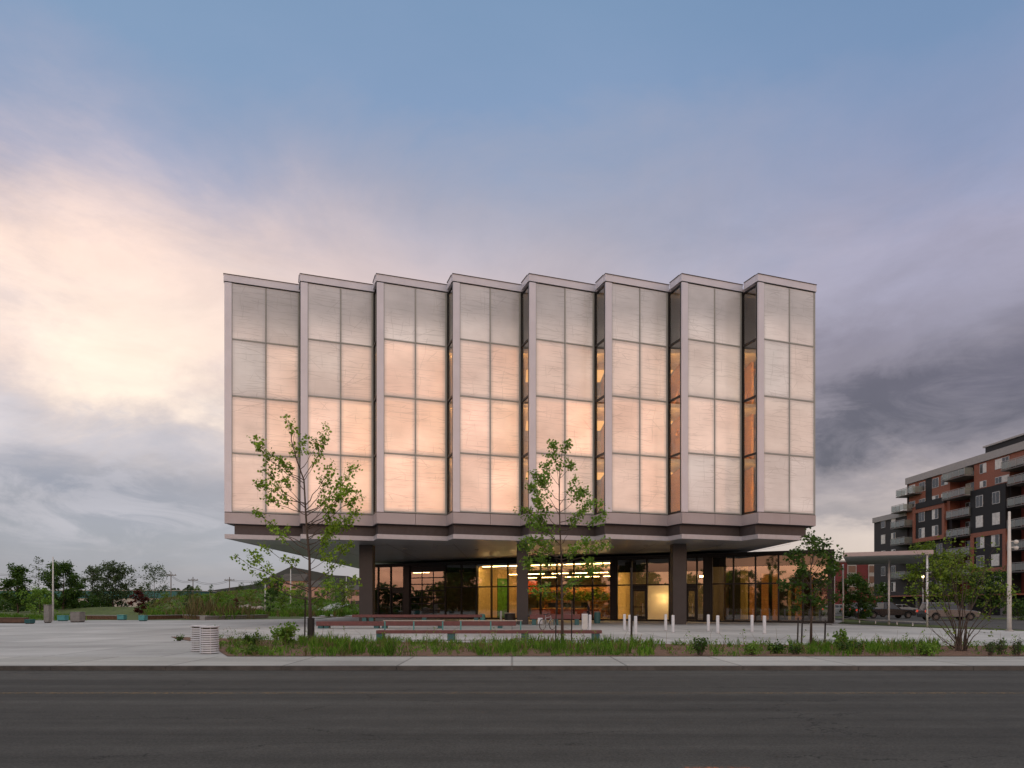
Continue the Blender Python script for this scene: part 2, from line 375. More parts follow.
def tag(o, label=None, cat=None, group=None, kind=None):
    if label: o['label'] = label
    if cat: o['category'] = cat
    if group: o['group'] = group
    if kind: o['kind'] = kind
    return o
def thing(name, label, cat, loc=(0,0,0), rz=0, group=None, world=False):
    """Empty at the base. world=True: parts are given in world coordinates."""
    e = bpy.data.objects.new(name, None); COL.objects.link(e); e.empty_display_size = .2
    e.location = loc; e.rotation_euler = (0, 0, rz)
    if world: ORIG[e.name] = Matrix.Translation(loc) @ Matrix.Rotation(rz, 4, 'Z')
    return tag(e, label, cat, group)
def struct(name, mb, m):
    return tag(mb.build(name, m), kind='structure')
def copytree(o, parent=None):
    c = o.copy(); COL.objects.link(c)
    if parent: c.parent = parent
    for ch in [k for k in bpy.data.objects if k.parent == o]: copytree(ch, c)
    return c
def dup(root, loc, rz=None, label=None, group=None, scale=None):
    c = copytree(root); c.location = loc
    if rz is not None: c.rotation_euler = (0, 0, rz)
    if label: c['label'] = label
    if group: c['group'] = group
    if scale: c.scale = (scale,)*3 if isinstance(scale, (int, float)) else scale
    return c

# leaves: many small folded faces
SH_MAPLE = [(0,0),( .28,.10),(.50,.32),(.30,.46),(.34,.78),(.12,.66),(0,1.0),(-.12,.66),(-.34,.78),(-.30,.46),(-.50,.32),(-.28,.10)]
SH_OVAL = [(0,0),(.26,.3),(.24,.65),(0,1.0),(-.24,.65),(-.26,.3)]
SH_TRI = [(0,0),(.38,.5),(0,1.0),(-.38,.5)]
def leaves(name, m, parent, pts, size, shape=SH_OVAL, seed=0, droop=.3, up=.5):
    rg = np.random.RandomState(seed); n = len(pts); k = len(shape)
    P = np.array(pts); S = size*rg.uniform(.6, 1.3, n)
    d = rg.normal(size=(n, 3)); d[:, 2] = d[:, 2]*.6 - droop; d /= np.linalg.norm(d, axis=1)[:, None]
    nn = rg.normal(size=(n, 3)); nn[:, 2] += up
    side = np.cross(d, nn); side /= np.linalg.norm(side, axis=1)[:, None]; nrm = np.cross(side, d)
    V = np.zeros((n, k, 3))
    for i, (a, b) in enumerate(shape):
        V[:, i] = P + side*(a*S)[:, None] + d*(b*S)[:, None] + nrm*((abs(a)*.35 - b*b*.15)*S)[:, None]
    me = bpy.data.meshes.new(name)
    me.vertices.add(n*k); me.vertices.foreach_set('co', V.reshape(-1))
    me.loops.add(n*k); me.loops.foreach_set('vertex_index', np.arange(n*k, dtype=np.int32))
    me.polygons.add(n); me.polygons.foreach_set('loop_start', np.arange(0, n*k, k, dtype=np.int32))
    me.update(calc_edges=True); me.validate(); me.materials.append(m)
    o = bpy.data.objects.new(name, me); COL.objects.link(o)
    if parent: attach(o, parent)
    return o

def curve_pts(a, b, n=6, sag=0.0, rnd=None, wob=0.0):
    a = Vector(a); b = Vector(b); L = (b-a).length; out = []
    for i in range(n+1):
        t = i/n; p = a.lerp(b, t); p.z += sag*L*4*t*(1-t)*-1
        if rnd and 0 < i < n: p += Vector((rnd.uniform(-1,1), rnd.uniform(-1,1), rnd.uniform(-1,1)))*wob*L
        out.append(p)
    return out
def along(pts, t):
    x = t*(len(pts)-1); i = min(int(x), len(pts)-2); return pts[i].lerp(pts[i+1], x-i)

def hand_tree(name, label, cat, Y, basepx, trunk, limbs, leafm, lsize, dens, seed, group=None, shape=SH_MAPLE, barkm='bark', r0=.09, depth=.8, tw=.55, clus=.13):
    """trunk / limbs measured from the photograph as the tree stands in its own plane, then spread in depth"""
    rn = random.Random(seed)
    loc = (X_(basepx[0], Y), Y, 0)
    root = thing(name, label, cat, loc, group=group, world=True)
    tp = [Vector((X_(px, Y), Y, Z_(py, Y))) for px, py in trunk]; tp[0].z = -.05
    for i in range(1, len(tp)): tp[i].y += rn.uniform(-.05, .05)*i
    mb = MB(); H = tp[-1].z
    rr = [r0*(1 - .88*max(0, p.z)/H) + .006 for p in tp]; rr[0] *= 1.25
    mb.tube(tp, rr, 8)
    def attp(py):
        z = Z_(py, Y); 
        for i in range(len(tp)-1):
            if tp[i].z <= z <= tp[i+1].z:
                f = (z-tp[i].z)/(tp[i+1].z-tp[i].z); return tp[i].lerp(tp[i+1], f), rr[i]*(1-f)+rr[i+1]*f
        return tp[-1], rr[-1]
    L = []
    def twig(pts, t, ln, r, lvl):
        p = along(pts, t); ax = (pts[-1]-pts[0]).normalized()
        d = (ax*rn.uniform(.5, 1.1) + Vector((rn.uniform(-1,1), rn.uniform(-1,1), rn.uniform(-.3, .9)))*.9).normalized()
        q = curve_pts(p, p + d*ln, 3, -.05, rn, .05); mb.tube(q, [r, r*.8, r*.55, r*.3], 4, False)
        for _ in range(int(dens*rn.uniform(.5, 1.4))):
            c = along(q, rn.uniform(.45, 1.0)); L.append(c + Vector([rn.gauss(0, clus) for _ in range(3)]))
    for (ay, ex, ey, w) in limbs:
        a, ra = attp(ay); tip = Vector((X_(ex, Y), Y, Z_(ey, Y)))
        ext = abs(tip.x - a.x) + .3
        tip.y += rn.uniform(-1, 1)*depth*ext + rn.uniform(-.3, .3)
        q = curve_pts(a, tip, 6, .06, rn, .025); n = len(q)
        rl = min(ra*.6, .008 + .0065*(tip-a).length)
        mb.tube(q, [rl*(1-.8*i/(n-1)) for i in range(n)], 5, False)
        nt = max(2, int((tip-a).length*3.0*w))
        for i in range(nt): twig(q, rn.uniform(.35, 1)**.8, tw*rn.uniform(.4, 1), rl*.35, 1)
        for _ in range(int(dens*2*w)):
            L.append(along(q, rn.uniform(.82, 1)) + Vector([rn.gauss(0, clus*1.1) for _ in range(3)]))
    mb.build('trunk', M[barkm], root, smooth=True)
    leaves('crown', M[leafm], root, L, lsize, shape, seed)
    return root

def gen_tree(name, label, cat, loc, H, W, leafm, n=1500, ls=.3, base=.25, seed=1, group=None, conic=.0, barkm='bark', clump=.09, r0=None, stems=1, gap=.0):
    rn = random.Random(seed); root = thing(name, label, cat, loc, group=group)
    mb = MB(); r0 = r0 or H*.018; L = []; tips = []
    for s in range(stems):
        g = 2*math.pi*s/stems + rn.random(); off = 0 if stems == 1 else W*.28
        top = Vector((math.cos(g)*off + rn.uniform(-.03,.03)*H, math.sin(g)*off, H*.93 if stems == 1 else H*rn.uniform(.7, .95)))
        tr = curve_pts((math.cos(g)*.05*min(off,1), math.sin(g)*.05*min(off,1), -.05), top, 7, 0, rn, .012)
        mb.tube(tr, [r0*(1-.9*i/7)/(stems**.4) for i in range(8)], 7, False)
        nl = int((11 + H)/stems**.6)
        for i in range(nl):
            t = base + (1-base)*(i+.5)/nl; a = along(tr, t*.97)
            u = (t-base)/(1-base)
            wr = W*.5*((1-conic)*math.sin(math.pi*min(1, .18+.8*u))**.7 + conic*(1.02-u))*rn.uniform(.6, 1.12)
            g2 = i*2.4 + rn.uniform(-.4,.4)
            tip = a + Vector((math.cos(g2)*wr, math.sin(g2)*wr, wr*rn.uniform(.15, .75)))
            tip.z = min(tip.z, H)
            q = curve_pts(a, tip, 4, .05, rn, .04); rl = r0*.35*(1-.6*u)
            mb.tube(q, [rl*(1-.8*k/4) for k in range(5)], 4, False)
            for _ in range(5):
                p = along(q, rn.uniform(.45, 1)) + Vector([rn.gauss(0, W*.055) for _ in range(3)]); tips.append(p)
                mb.tube([along(q, .5), p], [rl*.3, rl*.12], 3, False)
    tips = [p for p in tips if rn.random() > gap]
    for i in range(n):
        p = rn.choice(tips); c = W*clump*.55
        L.append(p + Vector((rn.gauss(0, c), rn.gauss(0, c), rn.gauss(0, c*.8))))
    mb.build('trunk', M[barkm], root, smooth=True)
    leaves('crown', M[leafm], root, L, ls, SH_OVAL, seed)
    return root
def shrub(name, label, cat, loc, H, W, leafm, n, ls, seed, group=None, shape=SH_OVAL):
    rn = random.Random(seed); root = thing(name, label, cat, loc, group=group); mb = MB(); L = []
    ns = 9
    for i in range(ns):
        g = i*2.4; r = W*.5*rn.uniform(.3, 1); tip = Vector((math.cos(g)*r, math.sin(g)*r, H*rn.uniform(.6, 1)*(1-.3*(r/W)))) 
        q = curve_pts((math.cos(g)*.04, math.sin(g)*.04, -.03), tip, 4, -.04, rn, .05); mb.tube(q, [.014, .011, .009, .006, .003], 4, False)
        for _ in range(n//ns):
            L.append(along(q, rn.uniform(.3, 1)) + Vector([rn.gauss(0, W*.09) for _ in range(3)]))
    L = [Vector((p.x, p.y, max(.03, p.z))) for p in L]
    mb.build('stem', M['bark'], root); leaves('foliage', M[leafm], root, L, ls, shape, seed); return root

# ------------------------------------------------------------------ world
w = bpy.data.worlds.new('World'); SC.world = w; w.use_nodes = True
w.node_tree.nodes.clear(); t = NT(w.node_tree)
wo = t.n('ShaderNodeOutputWorld'); tc = t.n('ShaderNodeTexCoord')
nv = t.n('ShaderNodeVectorMath', operation='NORMALIZE'); t.L.new(tc.outputs['Generated'], nv.inputs[0]); D = nv.outputs[0]
sp = t.n('ShaderNodeSeparateXYZ'); t.L.new(D, sp.inputs[0]); dx, dy, dz = sp.outputs
DEG = 180/math.pi
az = t.m('MULTIPLY', t.m('ARCTAN2', dx, dy), DEG); el = t.m('MULTIPLY', t.m('ARCSINE', dz), DEG)
# warped cloud coordinates: project on a high plane so clouds flatten to the horizon
den = t.m('ADD', t.m('MAXIMUM', dz, 0.0), .18)
cv = t.n('ShaderNodeCombineXYZ'); t.L.new(t.m('DIVIDE', dx, den), cv.inputs[0]); t.L.new(t.m('DIVIDE', dy, den), cv.inputs[1]); t.L.new(t.m('MULTIPLY', dz, 1.6), cv.inputs[2])
cvec = cv.outputs[0]
n_big = t.noise(cvec, .55, 6, .55, .35); n_mid = t.noise(t.mapping(cvec, loc=(4.3, 1.7, 0)), 1.3, 7, .6, .5)
dvec = t.mapping(D, (1, 1, 2.0), loc=(3.1, 0, 0))
n_dir = t.noise(dvec, 2.6, 7, .6, .4); n_dir2 = t.noise(t.mapping(D, (1.2, 1.2, 3.2), loc=(9, 5, 2)), 3.6, 7, .62, .5)
def warp(v, n, amt): return t.m('ADD', v, t.m('MULTIPLY', t.m('SUBTRACT', n, .5), amt))
elw = warp(el, n_dir, 13); azw = warp(az, n_dir2, 22)
def E(py, px=512): return math.degrees(math.atan((HZ-py)/F*math.cos(math.atan((px-512)/F))))
def rmp(v, stops):  # stops in degrees of elevation -> colours
    lo, hi = -5, 90
    return t.ramp(t.m('DIVIDE', t.m('ADD', v, 5.0), 95.0), [((e+5)/95, lin(*c)) for e, c in stops])
left = rmp(elw, [(0,(158,154,156)), (6,(152,154,162)), (13,(160,158,168)), (20,(192,180,182)), (25,(172,166,178)), (30,(140,150,178)), (36,(122,147,178)), (46,(112,141,172)), (62,(190,185,176)), (90,(208,202,190))])
right = rmp(elw, [(0,(204,188,178)), (5,(200,184,177)), (9,(184,170,170)), (13,(160,150,160)), (18,(152,147,164)), (24,(156,153,174)), (30,(134,145,175)), (36,(112,136,170)), (46,(102,131,166)), (62,(190,185,176)), (90,(208,202,190))])
mid = rmp(elw, [(0,(165,158,160)), (10,(168,158,165)), (18,(172,162,172)), (24,(174,166,175)), (30,(158,158,174)), (36,(124,146,178)), (46,(110,139,171)), (62,(190,185,176)), (90,(208,202,190))])
base = t.mixc(t.maprange(az, -34, -2), left, mid); base = t.mixc(t.maprange(az, 2, 34), base, right)
def blob(ca, ce, sa, se, tilt=0.0):
    a = t.m('SUBTRACT', azw, ca); e = t.m('SUBTRACT', elw, ce)
    a2 = t.m('ADD', t.m('MULTIPLY', a, math.cos(tilt)), t.m('MULTIPLY', e, math.sin(tilt)))
    e2 = t.m('SUBTRACT', t.m('MULTIPLY', e, math.cos(tilt)), t.m('MULTIPLY', a, math.sin(tilt)))
    a2 = t.m('DIVIDE', a2, sa); e2 = t.m('DIVIDE', e2, se)
    r2 = t.m('ADD', t.m('MULTIPLY', a2, a2), t.m('MULTIPLY', e2, e2))
    return t.m('EXPONENT', t.m('MULTIPLY', r2, -1.0))
def layer(c, mask, col, strength):
    return t.mixc(t.m('MULTIPLY', mask, strength, clamp=True), c, lin(*col))
fb = t.maprange(n_dir2, .34, .66, .35, 1.1, False); fb2 = t.maprange(n_dir, .36, .6, .25, 1.15, False)
c = base
c = layer(c, t.m('MULTIPLY', blob(-31, 20.5, 19, 7.2), fb), (250, 220, 204), 1.3)
c = layer(c, t.m('MULTIPLY', blob(-27, 18, 11, 5), fb2), (255, 234, 214), 1.25)
c = layer(c, t.m('MULTIPLY', blob(-12, 22.5, 17, 4), fb2), (216, 192, 186), .8)
c = layer(c, t.m('MULTIPLY', blob(-35, 8.0, 17, 4.2), fb), (140, 143, 158), 1.0)
c = layer(c, t.m('MULTIPLY', blob(-24, 4.5, 16, 2.6), fb2), (146, 149, 160), .6)
c = layer(c, t.m('MULTIPLY', blob(-39, 12.2, 5, 1.6), fb), (215, 208, 212), .9)
c = layer(c, t.m('MULTIPLY', blob(31, 12.8, 11, 3.1, .10), fb), (88, 82, 94), 1.8)
c = layer(c, t.m('MULTIPLY', blob(38, 15.5, 9, 2.6, .2), fb2), (94, 88, 102), 1.5)
c = layer(c, t.m('MULTIPLY', blob(26, 17.5, 7, 3.0, .2), fb), (128, 120, 134), .9)
c = layer(c, t.m('MULTIPLY', blob(30, 5.2, 12, 1.6), fb), (206, 190, 182), .7)
c = layer(c, t.m('MULTIPLY', blob(24, 7.2, 7, .8), fb2), (120, 115, 125), .6)
lump = t.m('MULTIPLY', t.maprange(t.noise(t.mapping(D, (1.3, 1.3, 3.6), loc=(2, 7, 4)), 5.5, 8, .62, .6), .45, .62, 0, 1), t.m('MULTIPLY', t.maprange(az, -12, -30), t.m('MULTIPLY', t.maprange(el, 2, 6), t.maprange(el, 17, 12))))
c = layer(c, lump, (186, 182, 190), .55)
lump2 = t.m('MULTIPLY', t.maprange(t.noise(t.mapping(D, (1.2, 1.2, 3.4), loc=(12, 3, 1)), 5.0, 8, .64, .7), .44, .62, 0, 1), t.m('MULTIPLY', t.maprange(az, 14, 26), t.m('MULTIPLY', t.maprange(el, 5, 9), t.maprange(el, 22, 15))))
c = layer(c, lump2, (140, 132, 142), .38)
shade = t.maprange(t.noise(t.mapping(D, (1, 1, 2.6), loc=(5, 5, 0)), 4.2, 8, .62, .5), .3, .7, .90, 1.09, False)
ss = t.n('ShaderNodeVectorMath', operation='SCALE'); t.L.new(c, ss.inputs[0]); t.L.new(t.m('ADD', t.m('MULTIPLY', t.m('SUBTRACT', shade, 1.0), t.maprange(el, 36, 24)), 1.0), ss.inputs['Scale']); c = ss.outputs[0]
streak = t.m('MULTIPLY', t.maprange(n_mid, .5, .72, 0, 1), t.m('MULTIPLY', t.maprange(el, 8, 20), t.maprange(el, 30, 22)))
c = layer(c, streak, (190, 178, 184), .28)
hs = t.n('ShaderNodeVectorMath', operation='SCALE'); t.L.new(c, hs.inputs[0]); t.L.new(t.maprange(el, 46, 64, 1.04, 1.9), hs.inputs['Scale'])
front = hs.outputs[0]
# sunset half behind the photographer
elb = warp(el, n_dir, 7)
def rmpl(v, stops): return t.ramp(t.m('DIVIDE', t.m('ADD', v, 5.0), 95.0), [((e+5)/95, k) for e, k in stops])
back = rmpl(elb, [(-5,(.55,.28,.18)), (0,(.85,.38,.23)), (4,(.98,.46,.29)), (9,(.98,.54,.36)), (15,(.92,.58,.42)), (19,(.66,.50,.44)), (24,(.46,.43,.46)), (34,(.42,.43,.50)), (55,(.74,.73,.72)), (90,(1.0,.98,.92))])
bs = t.n('ShaderNodeVectorMath', operation='SCALE'); t.L.new(back, bs.inputs[0])
t.L.new(t.m('MULTIPLY', t.m('MULTIPLY', t.maprange(n_mid, .3, .7, .85, 1.15, False), t.maprange(n_dir2, .35, .65, .62, 1.35, False)), 1.22), bs.inputs['Scale'])
fbk = t.maprange(dy, .12, -.30)
sky = t.mixc(fbk, front, bs.outputs[0])
sky = t.mixc(t.maprange(dz, 0.0, -.04), sky, (.10, .095, .09))
bg = t.n('ShaderNodeBackground'); t.L.new(sky, bg.inputs[0]); bg.inputs[1].default_value = 1.07
SUN_EL, SUN_AZ = rad(13), rad(190)      # azimuth clockwise from +Y (view direction)
ns = t.n('ShaderNodeTexSky', sky_type='NISHITA'); ns.sun_disc = False; ns.sun_elevation = SUN_EL; ns.sun_rotation = SUN_AZ
ns.air_density = 1.2; ns.dust_density = 1.5
bg2 = t.n('ShaderNodeBackground'); t.L.new(ns.outputs[0], bg2.inputs[0]); bg2.inputs[1].default_value = .012
ad = t.n('ShaderNodeAddShader'); t.L.new(bg.outputs[0], ad.inputs[0]); t.L.new(bg2.outputs[0], ad.inputs[1]); t.L.new(ad.outputs[0], wo.inputs[0])
sl = bpy.data.lights.new('sun', 'SUN'); sl.energy = .35; sl.angle = rad(18); sl.color = (1, .90, .80)
so = bpy.data.objects.new('sun', sl); COL.objects.link(so)
sd = Vector((math.sin(SUN_AZ)*math.cos(SUN_EL), math.cos(SUN_AZ)*math.cos(SUN_EL), math.sin(SUN_EL)))
so.rotation_euler = sd.to_track_quat('Z', 'Y').to_euler()

# ------------------------------------------------------------------ ground
KY = 17.75
def sheet(pts, z): mb = MB(); mb.add([(x, y, z) for x, y in pts], [tuple(range(len(pts)))]); return mb
def rectpts(x0, x1, y0, y1): return [(x0,y0),(x1,y0),(x1,y1),(x0,y1)]
g = MB()
g.add([(-3000, KY+.16, -.02), (3000, KY+.16, -.02), (3000, 4000, -.02), (-3000, 4000, -.02)], [(0,1,2,3)])
g.add([(-3000, -400, -.02), (3000, -400, -.02), (3000, 3.4, -.02), (-3000, 3.4, -.02)], [(0,1,2,3)])
struct('ground', g, M['lawn'])
struct('road', sheet(rectpts(-400, 400, 3.4, KY+.1), -.10), M['asphalt'])
struct('near_sidewalk', sheet(rectpts(-400, 400, -1.5, 3.2), .004), M['walk'])
kb = MB()
x = -90.0
while x < 90: kb.box(x+.006, x+2.994, KY, KY+.16, -.25, .008); x += 3.0
struct('kerb', kb, M['kerb'])
kb = MB().box(-90, 90, 3.2, 3.4, -.25, .008); struct('near_kerb', kb, M['kerb'])
struct('sidewalk', sheet(rectpts(-90, 90, KY+.16, 20.9), .010), M['walk'])
# plaza, cut around the planting bed (drawn below it)
struct('plaza', sheet([(-75, 20.9), (30.5, 20.9), (30.1, 40.2), (27.9, 45), (25.9, 54.4), (40, 80), (10, 110), (-22, 100), (-20, 72), (-30, 66), (-75, 62)], .004), M['plaza'])
struct('painted_line', sheet(rectpts(-60, 60, 13.2, 13.32), -.096), M['yellow'])
struct('painted_mark', sheet(rectpts(1.82, 2.52, 7.16, 7.27), -.094), M['orange_paint'])
# planting bed
bedpoly = [(-8.75, 21.0), (40, 21.0), (40, 26.0), (16, 26.2), (2, 27.6), (-4.5, 28.8), (-9.5, 29.6), (-13.2, 31.5), (-16.6, 33.2), (-15.6, 31.6), (-13.2, 28.6), (-10.6, 24.4)]
bm = bmesh.new(); vs = [bm.verts.new((x, y, .02)) for x, y in bedpoly]; bm.faces.new(vs)
me = bpy.data.meshes.new('planting_bed'); bm.to_mesh(me); bm.free(); me.materials.append(M['soil'])
o = bpy.data.objects.new('planting_bed', me); COL.objects.link(o); tag(o, kind='structure')
def inbed(x, y):
    c = False; n = len(bedpoly); j = n-1
    for i in range(n):
        (xi, yi), (xj, yj) = bedpoly[i], bedpoly[j]
        if (yi > y) != (yj > y) and x < (xj-xi)*(y-yi)/(yj-yi)+xi: c = not c
        j = i
    return c
# side street on the right and far paths
struct('side_street', sheet([(31.6, 36), (90, 36), (90, 85), (62, 112), (36, 112), (30.5, 60)], .006), M['asphalt2'])
struct('grass_verge', sheet([(26.6, 54), (28.5, 45.4), (30.9, 41), (31.5, 60), (38, 85), (40.6, 84), (27.5, 56.5)], .012), M['lawn'])
struct('car_park_verge', sheet([(44.5, 69), (64, 66), (64, 74), (46, 76)], .014), M['lawn'])
struct('far_path', sheet([(-23, 74), (-21, 73), (-22, 90), (-30, 125), (-34, 150), (-37, 150), (-33, 122), (-26, 95)], .016), M['plaza'])
struct('mulch_strip', sheet([(-23.5, 80), (-14, 80), (-14, 84), (-24, 84)], .02), M['soil'])
# mound on the left, gentle park hills
MOUNDS = []
def gz(x, y):
    z = 0
    for cx, cy, rx, ry, h, ph in MOUNDS:
        u, v = (x-cx)/rx, (y-cy)/ry; r = math.sqrt(u*u+v*v); k = max(0, 1-r*r)**1.3
        z = max(z, h*k*(1 + .25*math.sin(4*u+ph[0]) + .18*math.sin(7*v+ph[1]+3*u)) - .02)
    return z
def mound(name, cx, cy, rx, ry, h, m, seed, n=36):
    rn = np.random.RandomState(seed); mb = MB(); ph = rn.uniform(0, 6, 6); MOUNDS.append((cx, cy, rx, ry, h, ph))
    for j in range(n+1):
        for i in range(n+1):
            u = -1 + 2*i/n; v = -1 + 2*j/n; r = math.sqrt(u*u+v*v)
            k = max(0, 1-r*r)**1.3
            z = h*k*(1 + .25*math.sin(4*u+ph[0]) + .18*math.sin(7*v+ph[1]+3*u)) - .3*(r > .97) - .02
            mb.v.append((cx+u*rx, cy+v*ry, z))
    for j in range(n):
        for i in range(n):
            a = j*(n+1)+i; mb.f.append((a, a+1, a+n+2, a+n+1))
    o = mb.build(name, m, smooth=True); return tag(o, kind='structure')
mound('mound', -44, 118, 24, 24, 3.0, M['lawn'], 2)
mound('mound', -70, 128, 22, 20, .9, M['lawn'], 5)
mound('mound', -22, 135, 20, 20, 1.7, M['lawn'], 9)
pth = MB(); pp = [(312, 100), (325, 106), (338, 113), (350, 121), (356, 129), (350, 137), (340, 144)]
cv_ = [Vector((X_(p, y), y)) for p, y in pp]
for i in range(25):
    k = i/24*(len(cv_)-1); j = min(int(k), len(cv_)-2); c = cv_[j].lerp(cv_[j+1], k-j); d_ = (cv_[j+1]-cv_[j]).normalized(); n_ = Vector((-d_.y, d_.x))
    for s_ in (-1.2, 1.2): q_ = c + n_*s_; pth.v.append((q_.x, q_.y, gz(q_.x, q_.y)+.12))
for i in range(24): pth.f.append((2*i, 2*i+1, 2*i+3, 2*i+2))
struct('park_path', pth, M['plaza'])
# distant hills
hl = MB(); ridge = [(-60,600),(120,598),(200,592),(255,584),(275,574),(290,567),(303,569),(318,572),(330,575),(348,576),(362,582),(375,586),(420,590),(520,594),(700,597),(860,599),(1100,601)]
YH = 620
for i, (px, py) in enumerate(ridge): hl.v += [(X_(px, YH), YH, -2), (X_(px, YH), YH, Z_(py, YH)), (X_(px, YH)*1.05, YH+160, Z_(py, YH)*.8), (X_(px, YH)*1.1, YH+260, -2)]
for i in range(len(ridge)-1):
    a = 4*i
    for k in range(3): hl.f.append((a+k, a+4+k, a+5+k, a+1+k))
struct('distant_hill', hl, M['hill'])

# ------------------------------------------------------------------ main building
NP = [(-20.37+5.4*k, 48.4) for k in range(8)]; FP = [(x+4.81, 50.1) for x, _ in NP]
BX0, BX1, BY0, BY1 = -20.37, FP[7][0], 48.4, 91.0
ROWS = [8.10, 12.32, 16.39, 20.43, 24.45]; LF = math.hypot(4.81, 1.7); SF = math.hypot(.59, 1.7)
B = thing('gallery_building', 'large square building with zigzag facade of glowing translucent glass on a dark glazed ground floor', 'building', (0, 60, 0), world=True)
def zig(dxl=0, dxr=0, dy=0):
    p = []
    for k in range(8):
        p.append((NP[k][0] + (dxl if k == 0 else 0), NP[k][1]+dy)); p.append((FP[k][0] - (dxr if k == 7 else 0), FP[k][1]+dy - (dxr*.353 if k == 7 else 0)))
    return p
def ring(name, z0, z1, m, dxl=0, dxr=0, dy=0, back=BY1):
    p = zig(dxl, dxr, dy) + [(BX1-dxr, back), (BX0+dxl, back)]
    mb = MB(); mb.prism(p, z0, z1); return mb.build(name, m, B)
ring('roof', 24.3, 24.62, M['clad_pink'], .15, .15, .15)
ring('lip', 6.22, 6.54, M['lip'], 0, 1.2, 0)
ring('recess_band', 6.54, 7.28, M['dark_clad'], .5, .55, .5)
ring('floor_slab', 7.28, 7.42, M['dark_clad'], .06, .06, .06)
sf = MB(); zz = zig(.25, 1.4, .22) + [(BX1-1.4, BY1-.2), (BX0+.25, BY1-.2)]; sf.prism(zz, 6.205, 6.216); sf.build('soffit', M['soffit'], B)
# soffit joints as slim dark strips
sj = MB()
for k in range(9): sj.box(BX0+.3+k*5.4*.96, BX0+.33+k*5.4*.96, 52.5, 88, 6.197, 6.204)
for y in (54, 59, 64, 69, 74, 79, 84): sj.box(BX0+.6, BX1-1.6, y, y+.03, 6.1955, 6.1965)
sj.build('soffit_joint', M['dark_clad'], B)
# side and back walls
sw = MB(); sw.box(BX0, BX0+.2, 48.9, BY1, 7.28, 24.45); sw.build('side_wall', M['clad'], B)
sw = MB(); sw.box(BX1-.2, BX1, 50.2, BY1, 7.28, 24.45); sw.build('side_wall', M['clad'], B)
sw = MB(); sw.box(BX0, BX1, BY1, BY1+.2, 7.28, 24.45); sw.build('back_wall', M['clad'], B)
# glow level painted into each panel's emission: per bay, rows from the top lit row down, left and right panel
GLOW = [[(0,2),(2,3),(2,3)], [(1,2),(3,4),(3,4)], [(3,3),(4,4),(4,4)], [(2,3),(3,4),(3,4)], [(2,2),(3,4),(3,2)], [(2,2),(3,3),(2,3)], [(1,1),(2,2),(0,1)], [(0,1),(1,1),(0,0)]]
# tops and bottoms of each tooth
for k in range(8):
    P, Q = NP[k], FP[k]
    cap = MB(); cap.wallseg(P, Q, -.06, LF+.04, 24.45, 24.93, .09, -.35); cap.build('parapet', M['clad'], B)
    cp2 = MB(); cp2.wallseg(P, Q, -.08, LF+.05, 24.932, 24.97, .13, -.38); cp2.build('coping', M['dark_clad'], B)
    ln = MB(); ln.wallseg(P, Q, -.03, LF+.02, 24.385, 24.448, .03, -.2); ln.build('shadow_gap', M['frame'], B)
    for s0, s1 in ((0, 2.735), (2.765, LF)):
        fa = MB(); fa.wallseg(P, Q, s0, s1, 7.30, 8.07, .06, -.3); fa.build('fascia', M['clad_pink'] if (k % 2) else M['clad_pink'], B)
    fl = MB(); fl.wallseg(P, Q, 0, LF, 8.074, 8.115, .012, -.25); fl.build('shadow_gap', M['frame'], B)
    pr = MB(); pr.wallseg(P, Q, -.01, .47, 8.12, 24.38, .07, -.22); pr.build('corner_pier', M['clad'], B)
    gr = MB()   # grid joints
    for s0, s1 in ((.47, .51), (2.715, 2.795), (LF-.15, LF-.02)): gr.wallseg(P, Q, s0, s1, 8.12, 24.38, .035, -.1)
    for z in ROWS[1:4]: gr.wallseg(P, Q, .515, 2.70, z-.045, z+.045, .03, -.1); gr.wallseg(P, Q, 2.81, LF-.155, z-.045, z+.045, .03, -.1)
    for z in (8.12, ): gr.wallseg(P, Q, .515, 2.70, z, z+.1, .03, -.1); gr.wallseg(P, Q, 2.81, LF-.155, z, z+.1, .03, -.1)
    gr.build('mullion', M['joint'], B)
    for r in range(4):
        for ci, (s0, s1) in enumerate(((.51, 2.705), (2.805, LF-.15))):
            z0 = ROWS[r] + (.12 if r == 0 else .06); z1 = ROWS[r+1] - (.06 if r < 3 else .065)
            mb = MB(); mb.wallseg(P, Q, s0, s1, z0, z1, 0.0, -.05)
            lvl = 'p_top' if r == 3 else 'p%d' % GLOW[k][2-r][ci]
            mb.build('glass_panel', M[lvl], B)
    if k < 7:
        A, C = FP[k], NP[k+1]
        cap = MB(); cap.wallseg(A, C, .36, SF-.14, 24.45, 24.93, .09, -.3); cap.build('parapet', M['clad'], B)
        cp2 = MB(); cp2.wallseg(A, C, .39, SF-.16, 24.932, 24.97, .13, -.33); cp2.build('coping', M['dark_clad'], B)
        fa = MB(); fa.wallseg(A, C, .03, SF-.1, 7.30, 8.07, .06, -.3); fa.build('fascia', M['clad_pink'], B)
        fr = MB()
        fr.wallseg(A, C, .0, .16, 8.1, 24.4, .02, -.14); fr.wallseg(A, C, SF-.2, SF-.08, 8.1, 24.4, .02, -.14)
        for z in ROWS[1:4]: fr.wallseg(A, C, .165, SF-.205, z-.07, z+.07, .015, -.14)
        for z in (8.12, 24.2): fr.wallseg(A, C, .165, SF-.205, z, z+.12, .015, -.14)
        fr.build('window_frame', M['frame'], B)
        for r in range(4):
            mb = MB(); mb.wallseg(A, C, .165, SF-.205, ROWS[r]+(.14 if r == 0 else .075), ROWS[r+1]-(.075 if r < 3 else .26), -.04, -.06)
            mb.build('window_pane', M['clear'], B)
